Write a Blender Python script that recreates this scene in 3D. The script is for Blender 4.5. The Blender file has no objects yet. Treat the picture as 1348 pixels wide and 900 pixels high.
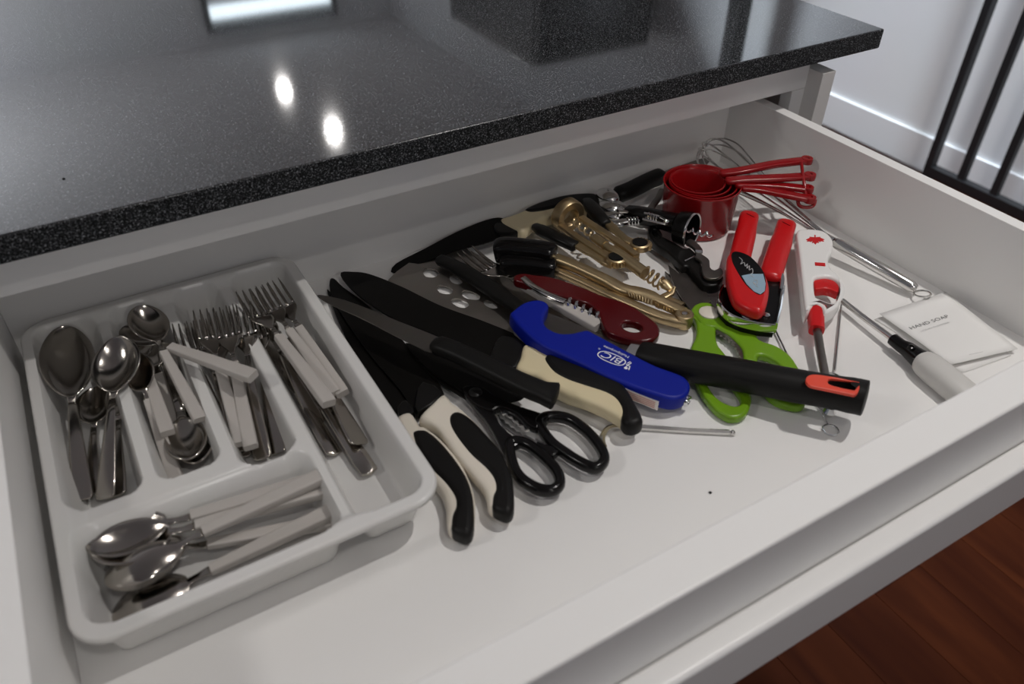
import bpy, bmesh, math, random
from mathutils import Vector, Matrix
random.seed(4)
S = bpy.context.scene
COL = S.collection
V3 = Vector
# ---------------------------------------------------------------- camera, world, lamps, exposure
cd = bpy.data.cameras.new('camera'); cam = bpy.data.objects.new('camera', cd); COL.objects.link(cam)
cam.location = (0, 0, 1.22)
cam.rotation_euler = (0.889117, -0.005702, -0.528876)
cd.sensor_width = 36.0; cd.sensor_fit = 'HORIZONTAL'; cd.lens = 27.920
cd.clip_start = .02; cd.clip_end = 60
cd.dof.use_dof = True; cd.dof.focus_distance = .86; cd.dof.aperture_fstop = 5.2
S.camera = cam
w = bpy.data.worlds.new('world'); S.world = w; w.use_nodes = True
w.node_tree.nodes['Background'].inputs[0].default_value = (.80, .86, 1.0, 1)
w.node_tree.nodes['Background'].inputs[1].default_value = .22
def downlight_or_fill(x, y, power, r=.045, col=(1, .965, .93), z=2.478, spread=150):  # serves the room's downlights and a few added fill lamps
    l = bpy.data.lights.new('downlight_or_fill', 'AREA'); l.shape = 'DISK'; l.size = 2 * r; l.energy = power; l.color = col
    l.spread = math.radians(spread)
    o = bpy.data.objects.new('downlight_or_fill', l); o.location = (x, y, z); COL.objects.link(o)
downlight_or_fill(1.0, .19, 12, r=.035)
downlight_or_fill(.2, -.62, 3.5)
downlight_or_fill(.1, -2.3, 17)  # added front fill that lifts the face rail, not a known lamp
downlight_or_fill(-1.8, .6, 16, r=.22)
downlight_or_fill(1.266, 4.126, 20, r=.032)
downlight_or_fill(1.211, 4.84, 20, r=.032)
downlight_or_fill(-.6, 3.6, 14)
downlight_or_fill(2.0, 1.0, 14, col=(.84, .92, 1), spread=75)  # added narrow fill to brighten the right wall, kept off the drawer
downlight_or_fill(2.0, 2.2, 18, col=(.84, .92, 1), spread=75)  # second added fill for the right wall, no known fixture
def ceiling_fill(x, y, z, power, r=.16, col=(.93, .96, 1)):
    l = bpy.data.lights.new('ceiling_fill', 'AREA'); l.shape = 'DISK'; l.size = 2 * r; l.energy = power; l.color = col
    o = bpy.data.objects.new('ceiling_fill', l); o.location = (x, y, z); o.rotation_euler = (math.pi, 0, 0); COL.objects.link(o)
ceiling_fill(-1.3, 4.7, 1.25, 70)  # added unseen fill, brightens the ceiling mirrored in the worktop
S.view_settings.view_transform = 'Standard'; S.view_settings.look = 'None'
S.view_settings.gamma = 1; S.view_settings.use_curve_mapping = False
S.view_settings.exposure = -.36
S.render.film_transparent = False
# ---------------------------------------------------------------- materials
def nmat(name, col, rough=.5, metal=0., coat=0., spec=.5, noise=0., nscale=60., bump=0., bscale=300., trans=0., ior=1.5, sss=0., alpha=1.):
    m = bpy.data.materials.new(name); m.use_nodes = True
    nt = m.node_tree; b = nt.nodes['Principled BSDF']
    b.inputs['Base Color'].default_value = (*col, 1); b.inputs['Roughness'].default_value = rough
    b.inputs['Metallic'].default_value = metal; b.inputs['Coat Weight'].default_value = coat
    b.inputs['Specular IOR Level'].default_value = spec; b.inputs['Transmission Weight'].default_value = trans
    b.inputs['IOR'].default_value = ior
    if sss: b.inputs['Subsurface Weight'].default_value = sss; b.inputs['Subsurface Radius'].default_value = (.004, .004, .004)
    tc = nt.nodes.new('ShaderNodeTexCoord')
    if noise:
        n = nt.nodes.new('ShaderNodeTexNoise'); n.inputs['Scale'].default_value = nscale; n.inputs['Detail'].default_value = 4
        nt.links.new(tc.outputs['Object'], n.inputs['Vector'])
        mr = nt.nodes.new('ShaderNodeMapRange'); mr.inputs[3].default_value = max(.02, rough - noise); mr.inputs[4].default_value = rough + noise
        nt.links.new(n.outputs['Fac'], mr.inputs[0]); nt.links.new(mr.outputs[0], b.inputs['Roughness'])
        mx = nt.nodes.new('ShaderNodeMixRGB'); mx.blend_type = 'MULTIPLY'; mx.inputs[0].default_value = noise
        mx.inputs[1].default_value = (*col, 1); nt.links.new(n.outputs['Color'], mx.inputs[2]); nt.links.new(mx.outputs[0], b.inputs['Base Color'])
    if bump:
        n2 = nt.nodes.new('ShaderNodeTexNoise'); n2.inputs['Scale'].default_value = bscale; nt.links.new(tc.outputs['Object'], n2.inputs['Vector'])
        bp = nt.nodes.new('ShaderNodeBump'); bp.inputs['Strength'].default_value = bump; bp.inputs['Distance'].default_value = .0006
        nt.links.new(n2.outputs['Fac'], bp.inputs['Height']); nt.links.new(bp.outputs[0], b.inputs['Normal'])
    return m
white_board = nmat('white_melamine', (.85, .838, .82), .30, spec=.4)
white_paint = nmat('white_paint', (.86, .88, .90), .55, noise=.05, nscale=3)
gable_white = nmat('gable_white', (.72, .70, .675), .35)
ceiling_white = nmat('ceiling_white', (.88, .89, .91), .8)
tray_white = nmat('tray_plastic', (.69, .68, .66), .24, spec=.5, noise=.03, nscale=20, sss=.0)
steel = nmat('cutlery_steel', (.44, .41, .37), .16, 1., noise=.06, nscale=30)
bright_steel = nmat('bright_steel', (.72, .71, .69), .17, 1., noise=.05)
dark_blade = nmat('dark_steel_blade', (.17, .15, .135), .42, 1., noise=.1, nscale=90)
turner_steel = nmat('turner_steel', (.36, .33, .30), .42, 1., noise=.1, nscale=90)
brushed = nmat('brushed_steel', (.25, .23, .21), .34, 1., noise=.1, nscale=90)
chrome = nmat('chrome', (.80, .80, .80), .07, 1.)
handle_white = nmat('handle_white_plastic', (.47, .44, .41), .42, noise=.03)
black_coat = nmat('black_coated_blade', (.0045, .004, .0035), .42, spec=.14, noise=.1, nscale=120)
black_rubber = nmat('black_rubber', (.006, .0055, .005), .46, spec=.22, bump=.12, bscale=900)
black_gloss = nmat('black_gloss_plastic', (.0045, .004, .004), .2, spec=.28)
black_plastic = nmat('black_plastic', (.007, .0065, .006), .36, spec=.25)
cream = nmat('cream_plastic', (.72, .62, .40), .40, noise=.04)
pale_cream = nmat('pale_cream_plastic', (.76, .70, .60), .40, noise=.04)
gold = nmat('gold_metal', (.56, .43, .25), .40, 1., noise=.08, nscale=70)
blue = nmat('blue_plastic', (.001, .010, .26), .45, spec=.25, noise=.03)
red_cup = nmat('red_enamel', (.26, .004, .006), .22, spec=.5)
red_bright = nmat('bright_red_plastic', (.58, .007, .009), .28, spec=.5)
maroon = nmat('maroon_plastic', (.075, .002, .003), .20, spec=.5)
coral = nmat('coral_insert', (.75, .07, .035), .45)
green = nmat('green_plastic', (.16, .33, .008), .34, spec=.5, noise=.03)
white_gloss = nmat('white_gloss_plastic', (.86, .85, .83), .22)
screw_grip = nmat('frosted_grip', (.60, .585, .56), .40, spec=.4)
paper = nmat('paper', (.82, .81, .79), .8, bump=.1, bscale=1500)
ink = nmat('grey_ink', (.16, .16, .16), .7)
faint_ink = nmat('faint_ink', (.55, .55, .55), .7)
print_white = nmat('white_print', (.85, .86, .90), .5)
label_blue = nmat('label_pale_blue', (.30, .42, .52), .3)
silver_print = nmat('silver_print', (.75, .75, .75), .3, .6)
sticker = nmat('sticker_white', (.80, .74, .70), .5)
sticker_red = nmat('sticker_red_print', (.62, .33, .27), .6)
clear_grey = nmat('smoky_plastic', (.30, .28, .27), .25)
black_steel = nmat('black_painted_steel', (.010, .011, .013), .45)
fridge_black = nmat('black_fridge', (.012, .012, .014), .18)
def granite():
    m = nmat('black_granite', (.02, .02, .02), .05, spec=.9); nt = m.node_tree; b = nt.nodes['Principled BSDF']
    tc = nt.nodes.new('ShaderNodeTexCoord')
    v = nt.nodes.new('ShaderNodeTexVoronoi'); v.inputs['Scale'].default_value = 1100
    n = nt.nodes.new('ShaderNodeTexNoise'); n.inputs['Scale'].default_value = 620; n.inputs['Detail'].default_value = 5; n.inputs['Roughness'].default_value = .7
    for x in (v, n): nt.links.new(tc.outputs['Object'], x.inputs['Vector'])
    r1 = nt.nodes.new('ShaderNodeValToRGB'); e = r1.color_ramp.elements
    e[0].position = .34; e[0].color = (.004, .004, .0042, 1); e[1].position = .70; e[1].color = (.36, .37, .39, 1)
    k = r1.color_ramp.elements.new(.52); k.color = (.022, .023, .025, 1)
    nt.links.new(n.outputs['Fac'], r1.inputs[0])
    hs = nt.nodes.new('ShaderNodeRGBToBW'); nt.links.new(v.outputs['Color'], hs.inputs[0])
    r2 = nt.nodes.new('ShaderNodeValToRGB'); r2.color_ramp.elements[0].position = .35; r2.color_ramp.elements[0].color = (.25, .25, .25, 1); r2.color_ramp.elements[1].position = .8; r2.color_ramp.elements[1].color = (1.5, 1.5, 1.5, 1)
    nt.links.new(hs.outputs[0], r2.inputs[0])
    mx = nt.nodes.new('ShaderNodeMixRGB'); mx.blend_type = 'MULTIPLY'; mx.inputs[0].default_value = 1
    nt.links.new(r1.outputs[0], mx.inputs[1]); nt.links.new(r2.outputs[0], mx.inputs[2]); nt.links.new(mx.outputs[0], b.inputs['Base Color'])
    # the top is polished, the sawn edge is honed and much duller
    ge = nt.nodes.new('ShaderNodeNewGeometry'); sx = nt.nodes.new('ShaderNodeSeparateXYZ'); nt.links.new(ge.outputs['True Normal'], sx.inputs[0])
    for lo, hi, sock in ((.42, .05, 'Roughness'), (.12, .9, 'Specular IOR Level')):
        q = nt.nodes.new('ShaderNodeMapRange'); q.inputs[1].default_value = .5; q.inputs[2].default_value = .95; q.inputs[3].default_value = lo; q.inputs[4].default_value = hi
        nt.links.new(sx.outputs[2], q.inputs[0]); nt.links.new(q.outputs[0], b.inputs[sock])
    return m
granite_m = granite()
def wood():
    m = nmat('red_brown_wood', (.1, .03, .01), .55, spec=.04); nt = m.node_tree; b = nt.nodes['Principled BSDF']
    tc = nt.nodes.new('ShaderNodeTexCoord'); mp = nt.nodes.new('ShaderNodeMapping'); mp.inputs['Scale'].default_value = (9, 1.1, 9)
    oi = nt.nodes.new('ShaderNodeObjectInfo')
    ad = nt.nodes.new('ShaderNodeVectorMath'); ad.operation = 'ADD'
    cb = nt.nodes.new('ShaderNodeCombineXYZ'); ml = nt.nodes.new('ShaderNodeMath'); ml.operation = 'MULTIPLY'; ml.inputs[1].default_value = 37
    nt.links.new(oi.outputs['Random'], ml.inputs[0]); nt.links.new(ml.outputs[0], cb.inputs[0]); nt.links.new(ml.outputs[0], cb.inputs[1])
    nt.links.new(tc.outputs['Object'], mp.inputs[0]); nt.links.new(mp.outputs[0], ad.inputs[0]); nt.links.new(cb.outputs[0], ad.inputs[1])
    n = nt.nodes.new('ShaderNodeTexNoise'); n.inputs['Scale'].default_value = 1.5; n.inputs['Detail'].default_value = 6; n.inputs['Distortion'].default_value = .8
    nt.links.new(ad.outputs[0], n.inputs['Vector'])
    r = nt.nodes.new('ShaderNodeValToRGB'); e = r.color_ramp.elements
    e[0].position = .3; e[0].color = (.028, .005, .0015, 1); e[1].position = .75; e[1].color = (.085, .021, .006, 1)
    nt.links.new(n.outputs['Fac'], r.inputs[0]); nt.links.new(r.outputs[0], b.inputs['Base Color'])
    return m
wood_m = wood()
# ---------------------------------------------------------------- mesh helpers
ROOTLOC = {}
def lerp(a, b, t): return a + (b - a) * t
def smooth01(t):
    t = max(0., min(1., t)); return t * t * (3 - 2 * t)
def cr(pts, n=6, closed=False):
    """Catmull-Rom through tuples of any length"""
    P = [tuple(p) for p in pts]; out = []; N = len(P)
    rng = range(N) if closed else range(N - 1)
    for i in rng:
        g = (lambda k: P[k % N]) if closed else (lambda k: P[max(0, min(N - 1, k))])
        a, b, c, d = g(i - 1), g(i), g(i + 1), g(i + 2)
        for k in range(n):
            t = k / n
            out.append(tuple(.5 * (2 * q + (r - p) * t + (2 * p - 5 * q + 4 * r - s) * t * t + (3 * q - p - 3 * r + s) * t ** 3) for p, q, r, s in zip(a, b, c, d)))
    if not closed: out.append(P[-1])
    return out
class M:
    def __init__(s): s.v = []; s.f = []
    def add(s, v, f):
        k = len(s.v); s.v += [tuple(x) for x in v]; s.f += [tuple(i + k for i in q) for q in f]; return s
    def rings(s, R, closed=False, caps=True):
        n = len(R[0]); v = [p for r in R for p in r]; f = []; m = len(R)
        for i in range(m if closed else m - 1):
            a, b = i * n, ((i + 1) % m) * n
            for j in range(n):
                k = (j + 1) % n; f.append((a + j, a + k, b + k, b + j))
        if caps and not closed:
            f.append(tuple(range(n))[::-1]); f.append(tuple(range((m - 1) * n, m * n)))
        return s.add(v, f)
    def sweep(s, path, w, h=None, n=12, up=(0, 0, 1), e=2., closed=False, dome=0., caps=True):
        """super-elliptic section (half sizes w across, h along up) swept along path"""
        P = [V3(p[:3]) for p in path]; N = len(P); h = w if h is None else h
        W = w if hasattr(w, '__len__') else [w] * N; H = h if hasattr(h, '__len__') else [h] * N
        U = V3(up); R = []
        for i in range(N):
            a = P[(i - 1) % N] if closed else P[max(0, i - 1)]; b = P[(i + 1) % N] if closed else P[min(N - 1, i + 1)]
            t = (b - a).normalized(); sd = t.cross(U)
            if sd.length < 1e-4: sd = t.cross(V3((1, 0, 0)))
            sd.normalize(); u = sd.cross(t).normalized()
            R.append((P[i], sd, u, W[i], H[i], t))
        def ring(c, sd, u, a, b):
            o = []
            for j in range(n):
                q = 2 * math.pi * (j + .5) / n; cc, ss = math.cos(q), math.sin(q)
                o.append(c + sd * (a * math.copysign(abs(cc) ** (2 / e), cc)) + u * (b * math.copysign(abs(ss) ** (2 / e), ss)))
            return o
        L = []
        if dome and not closed:
            c, sd, u, a, b, t = R[0]
            for q in (85, 60, 30): L.append(ring(c - t * dome * math.sin(math.radians(q)), sd, u, a * math.cos(math.radians(q)), b * math.cos(math.radians(q))))
        for c, sd, u, a, b, t in R: L.append(ring(c, sd, u, a, b))
        if dome and not closed:
            c, sd, u, a, b, t = R[-1]
            for q in (30, 60, 85): L.append(ring(c + t * dome * math.sin(math.radians(q)), sd, u, a * math.cos(math.radians(q)), b * math.cos(math.radians(q))))
        return s.rings(L, closed, caps)
    def lathe(s, prof, o=(0, 0, 0), ax=(0, 0, 1), n=24, closed=False, caps=True):
        A = V3(ax).normalized(); x = A.orthogonal().normalized(); y = A.cross(x); O = V3(o)
        R = [[O + A * z + (x * math.cos(2 * math.pi * j / n) + y * math.sin(2 * math.pi * j / n)) * r for j in range(n)] for r, z in prof]
        return s.rings(R, closed, caps)
    def box(s, a, b):
        (x0, y0, z0), (x1, y1, z1) = a, b
        return s.add([(x0, y0, z0), (x1, y0, z0), (x1, y1, z0), (x0, y1, z0), (x0, y0, z1), (x1, y0, z1), (x1, y1, z1), (x0, y1, z1)],
                     [(3, 2, 1, 0), (4, 5, 6, 7), (0, 1, 5, 4), (1, 2, 6, 5), (2, 3, 7, 6), (3, 0, 4, 7)])
    def torus(s, c, ax, R, r, n=24, m=8, ry=None):
        A = V3(ax).normalized(); x = A.orthogonal().normalized(); y = A.cross(x); C = V3(c)
        path = [C + x * (R * math.cos(2 * math.pi * i / n)) + y * ((ry or R) * math.sin(2 * math.pi * i / n)) for i in range(n)]
        return s.sweep(path, r, n=m, up=A, closed=True)
    def helix(s, a, b, R, r, turns, n=14, m=6):
        A = V3(a); B = V3(b); t = (B - A).normalized(); x = t.orthogonal().normalized(); y = t.cross(x); N = int(turns * n)
        Rf = R if callable(R) else (lambda q: R)
        return s.sweep([A.lerp(B, i / N) + (x * math.cos(2 * math.pi * i / n) + y * math.sin(2 * math.pi * i / n)) * Rf(i / N) for i in range(N + 1)], r, n=m, up=t.orthogonal())
    def mesh(s, loc=(0, 0, 0), bevel=0., seg=2):
        me = bpy.data.meshes.new('m'); l = V3(loc)
        me.from_pydata([V3(v) - l for v in s.v], [], s.f)
        bm = bmesh.new(); bm.from_mesh(me)
        if bevel:
            bmesh.ops.bevel(bm, geom=[e for e in bm.edges if len(e.link_faces) == 2 and e.calc_face_angle(0) > .6], offset=bevel, segments=seg, affect='EDGES', profile=.5, clamp_overlap=True)
        bmesh.ops.recalc_face_normals(bm, faces=bm.faces); bm.to_mesh(me); bm.free(); return me
def finish(me, name, mat, parent, ang=40):
    me.name = name; me.materials.clear(); me.materials.append(mat)
    me.polygons.foreach_set('use_smooth', [True] * len(me.polygons))
    try: me.set_sharp_from_angle(angle=math.radians(ang))
    except Exception: pass
    o = bpy.data.objects.new(name, me); COL.objects.link(o)
    if parent is not None: o.parent = parent
    return o
def even_normals(o):
    wn = o.modifiers.new('even_normals', 'WEIGHTED_NORMAL'); wn.keep_sharp = True; wn.weight = 100
def root_of(o):
    while o.parent is not None: o = o.parent
    return o
def part(name, m, mat, parent, bevel=0., seg=2, label=None, ang=40):
    """a part in world coordinates under a thing (Empty) or under another part"""
    me = m.mesh(ROOTLOC.get(root_of(parent).name, (0, 0, 0)) if parent else (0, 0, 0), bevel, seg)
    o = finish(me, name, mat, parent, ang)
    if bevel: even_normals(o)
    if label: o['label'] = label
    return o
def thing(name, label, cat, loc, group=None):
    o = bpy.data.objects.new(name, None); COL.objects.link(o); o.empty_display_size = .02
    o.location = loc; ROOTLOC[o.name] = tuple(loc); o['label'] = label; o['category'] = cat
    if group: o['group'] = group
    return o
def solo(name, m, mat, label, cat, loc, group=None, bevel=0., seg=2):
    o = finish(m.mesh(loc, bevel, seg), name, mat, None); o.location = loc
    if bevel: even_normals(o)
    o['label'] = label; o['category'] = cat
    if group: o['group'] = group
    return o
def plane_of(pts):
    P = [V3(p[:3]) for p in pts]; c = sum(P, V3()) / len(P); n = V3()
    for i in range(len(P)):
        a, b = P[i] - c, P[(i + 1) % len(P)] - c; n += a.cross(b)
    n.normalize()
    if n.z < 0: n = -n
    x = n.orthogonal(); x = V3((1, 0, 0)) - n * n.x; x.normalize(); y = n.cross(x)
    return Matrix(((x.x, y.x, n.x, c.x), (x.y, y.y, n.y, c.y), (x.z, y.z, n.z, c.z), (0, 0, 0, 1)))
def plate(m, outline, th, holes=(), bev=.0006, smooth=0, up=False, hsmooth=None, bres=1):
    """flat piece of any outline with holes; outline = its top face (or its bottom face with up)"""
    T = plane_of(outline); I = T.inverted()
    cu = bpy.data.curves.new('c', 'CURVE'); cu.dimensions = '2D'; cu.fill_mode = 'BOTH'
    def spl(pts, k):
        q = [tuple((I @ V3(p[:3])).xy) for p in pts]
        if k: q = cr(q, k, True)
        if bev:                                           # pull the outline in by the bevel so that the size stays
            pass
        sp = cu.splines.new('POLY'); sp.points.add(len(q) - 1)
        for a, b in zip(sp.points, q): a.co = (b[0], b[1], 0, 1)
        sp.use_cyclic_u = True
    spl(outline, smooth)
    for hl in holes: spl(hl, smooth if hsmooth is None else hsmooth)
    cu.extrude = max(1e-5, th / 2 - bev); cu.bevel_depth = bev; cu.bevel_resolution = bres; cu.offset = -bev
    ob = bpy.data.objects.new('c', cu)
    me = bpy.data.meshes.new_from_object(ob)
    dz = th / 2 if up else -th / 2
    m.add([T @ V3((v.co.x, v.co.y, v.co.z + dz)) for v in me.vertices], [tuple(p.vertices) for p in me.polygons])
    bpy.data.objects.remove(ob); bpy.data.curves.remove(cu); bpy.data.meshes.remove(me)
    return m
def ell(c, a, b, n=16):
    """ellipse from centre and two half-axis end points (world)"""
    C, A, B = V3(c), V3(a), V3(b)
    return [C + (A - C) * math.cos(2 * math.pi * i / n) + (B - C) * math.sin(2 * math.pi * i / n) for i in range(n)]
def text(m, s, o, xd, yd, size, th=.0003, width=None, font_shear=0.):
    """raised flat lettering: o origin (left end of the baseline), xd reading direction, yd towards letter tops"""
    cu = bpy.data.curves.new('t', 'FONT'); cu.body = s; cu.size = 1.; cu.extrude = 0; cu.shear = font_shear; cu.resolution_u = 3
    ob = bpy.data.objects.new('t', cu); COL.objects.link(ob); bpy.context.view_layer.update()
    dg = bpy.context.evaluated_depsgraph_get()
    me = bpy.data.meshes.new_from_object(ob.evaluated_get(dg))
    xs = [v.co.x for v in me.vertices] or [0, 1]
    X = V3(xd).normalized(); Y = V3(yd); Y = (Y - X * Y.dot(X)).normalized(); O = V3(o)
    sx = size if width is None else width / (max(xs) - min(xs)); x0 = min(xs)
    N = X.cross(Y)
    if N.z < 0: N = -N
    m.add([O + X * (v.co.x - x0) * sx + Y * v.co.y * size + N * th for v in me.vertices], [tuple(p.vertices) for p in me.polygons])
    bpy.data.objects.remove(ob); bpy.data.curves.remove(cu); bpy.data.meshes.remove(me)
    return m
def upz(pts, dz): return [(p[0], p[1], p[2] + dz) for p in pts]
DZ = .718                                                  # drawer floor
# ---------------------------------------------------------------- the room
def struct(name, m, mat, bevel=0., parent=None):
    o = finish(m.mesh((0, 0, 0), bevel), name, mat, parent)
    if parent is None: o['kind'] = 'structure'
    return o
fl = struct('floor', M().box((-3.5, -3, -.06), (2.42, 5.95, -.012)), wood_m)
PW, PL = .118, .92
pm = [M().box((0, 0, 0), (PW - .0005, l - .0005, .012)).mesh((0, 0, 0), .0004, 1) for l in (PL, PL * .62, PL * .38)]
for i in range(20):
    x = .02 + i * PW; y = -.75 + (i * .37 % PL) - PL
    while y < 1.7:
        me = pm[0] if random.random() < .8 else pm[1]
        o = finish(me, 'plank', wood_m, fl); o.location = (x, y, -.012); y += PL if me is pm[0] else PL * .62
ce = struct('ceiling', M().box((-3.5, -3, 2.5), (2.42, 5.95, 2.56)), ceiling_white)
struct('wall_right', M().box((2.42, -3, -.06), (2.5, 5.95, 2.5)), white_paint)
struct('wall_back', M().box((-3.5, 5.95, -.06), (2.5, 6.05, 2.5)), white_paint)
struct('baseboard_right', M().box((2.411, -3, 0), (2.42, 5.95, .112)), white_paint)
# stair railing at the far right
t = thing('stair_railing', 'black metal stair railing with square upright bars in front of the white wall', 'railing', (2.27, 1.2, 0))
yb = [1.293, 1.185, 1.077, .969, .861, .753]
for i, y in enumerate(yb):
    part('baluster', M().box((2.258 - (.004 if i == 0 else 0), y - .011, .095), (2.28 + (.004 if i == 0 else 0), y + .011, 2.2)), black_steel, t, .002)
part('bottom_rail', M().box((2.254, .70, .070), (2.284, 1.304, .102)), black_steel, t, .002)
for y in (.74, 1.292): part('post_foot', M().box((2.258, y - .012, 0), (2.28, y + .012, .070)), black_steel, t, .002)
part('top_rail', M().box((2.25, .70, 2.2), (2.288, 1.306, 2.23)), black_steel, t, .002)
# tall dark things behind, seen mirrored in the polished stone
t = thing('fridge', 'tall black fridge standing behind the counter, mirrored in the stone', 'fridge', (2.0, 3.3, 0))
part('body', M().box((1.765, 2.84, .03), (2.36, 3.6, 1.80)), fridge_black, t, .004)
part('door', M().box((1.77, 2.80, .06), (2.355, 2.836, 1.79)), fridge_black, t, .006)
part('handle', M().sweep([(1.81, 2.76, .8), (1.81, 2.76, 1.5)], .011), brushed, t)
t = thing('door_post', 'tall slim black post behind the counter, mirrored in the stone', 'post', (2.22, 2.16, 0))
part('upright', M().box((2.19, 2.13, 0), (2.25, 2.19, 2.5)), black_steel, t, .003)
# high window in the back wall, its blind drawn nearly to the top; its light strip is mirrored in the stone
wn = struct('window_1', M().box((1.03, 5.90, 1.30), (1.97, 5.95, 1.335)).box((1.03, 5.90, 2.375), (1.97, 5.95, 2.41)).box((1.03, 5.90, 1.335), (1.065, 5.95, 2.375)).box((1.935, 5.90, 1.335), (1.97, 5.95, 2.375)), black_steel)
sky_m = nmat('daylight_pane', (.8, .9, 1), .3); sky_m.node_tree.nodes['Principled BSDF'].inputs['Emission Color'].default_value = (.8, .92, 1, 1); sky_m.node_tree.nodes['Principled BSDF'].inputs['Emission Strength'].default_value = 6
struct('pane', M().box((1.065, 5.935, 2.235), (1.935, 5.94, 2.33)), sky_m, parent=wn)
struct('roller_blind', M().box((1.065, 5.92, 1.335), (1.935, 5.93, 2.235)), white_paint, parent=wn)
struct('blind_cassette', M().box((1.065, 5.905, 2.33), (1.935, 5.945, 2.375)), black_steel, parent=wn)
# ---------------------------------------------------------------- cabinet, worktop and the open drawer
cab = thing('kitchen_cabinet', 'white kitchen base cabinet with its wide drawer pulled open', 'cabinet', (.3, .667, 0))
part('gable', M().box((.826, .6446, .02), (.849, 1.20, .860)), gable_white, cab, .0008)
part('gable', M().box((-.187, .6446, .02), (-.164, 1.20, .860)), gable_white, cab, .0008)
part('face_rail', M().box((-.164, .667, .835), (.826, .685, .8775)), white_board, cab, .0006)
part('stile', M().box((.804, .667, .10), (.826, .685, .8345)), white_board, cab, .0006)
part('stile', M().box((-.164, .667, .10), (-.140, .685, .8345)), white_board, cab, .0006)
part('top_panel', M().box((-.164, .686, .845), (.826, 1.20, .861)), white_board, cab)
part('back_panel', M().box((-.164, 1.19, .10), (.826, 1.20, .845)), white_board, cab)
part('lower_drawer_front', M().box((-.160, .646, .12), (.822, .664, .640)), white_board, cab, .001)
dr = part('drawer', M().box((-.1085, .206, .703), (.7688, .734, DZ)), white_board, cab, .0004)
part('side_panel', M().box((-.1242, .2064, .690), (-.1086, .7495, .8200)), white_board, dr, .0012)
part('side_panel', M().box((.769, .2064, .690), (.7846, .7495, .8200)), white_board, dr, .0012)
part('drawer_back', M().box((-.1086, .734, .703), (.769, .7495, .8195)), white_board, dr, .0008)
part('drawer_front', M().box((-.170, .176, .700), (.832, .2066, .8205)), white_board, dr, .0022, 3)
part('pull_lip', M().box((-.170, .157, .700), (.832, .1758, .7605)), white_board, dr, .004, 3)
part('corner_screw', M().lathe([(.0025, 0), (.0022, .0012), (.0006, .0018)], (-.1086, .7175, .800), (1, 0, 0), 10), black_plastic, dr)
wt = M().box((-1.6, .640, .878), (.9145, 1.98, .902))
solo('worktop', wt, granite_m, 'polished black granite worktop above the open drawer', 'worktop', (-.3, 1.2, .878), bevel=.0022, seg=3)
# ---------------------------------------------------------------- the cutlery tray
TX0, TX1, TY0, TY1, TH = -.0985, .1545, .3575, .7285, .047
def sdr(x, y, x0, x1, y0, y1, r):
    cx, cy, hx, hy = (x0 + x1) / 2, (y0 + y1) / 2, (x1 - x0) / 2 - r, (y1 - y0) / 2 - r
    qx, qy = abs(x - cx) - hx, abs(y - cy) - hy
    return math.hypot(max(qx, 0), max(qy, 0)) + min(max(qx, qy), 0) - r
POCK = [(-.0905, -.0365, .476, .7200, .014, .0030), (-.0265, .0215, .476, .7200, .014, .0030), (.0315, .0775, .460, .7200, .014, .0030),
        (.0880, .1460, .3660, .7200, .016, .0060), (-.0905, .0815, .3660, .4630, .018, .0030)]
def tray_z(x, y):
    so = sdr(x, y, TX0, TX1, TY0, TY1, .024)
    z = lerp(TH, .0405, smooth01((-so - .009) / .012))
    for k, (x0, x1, y0, y1, r, fz) in enumerate(POCK):
        s = sdr(x, y, x0, x1, y0, y1, r)
        ww = .010
        if k == 4: ww = .009 + .016 * smooth01((y - .42) / .04)
        if k < 3: ww = .008 + .010 * smooth01((y - .69) / .02)
        top = z
        if s < 0:
            q = smooth01((s + ww) / ww) if ww else 1
            q = lerp(q, (s + ww) / ww if s > -ww else 0, .5)
            z = min(z, fz + (top - fz) * q)
    return z
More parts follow.
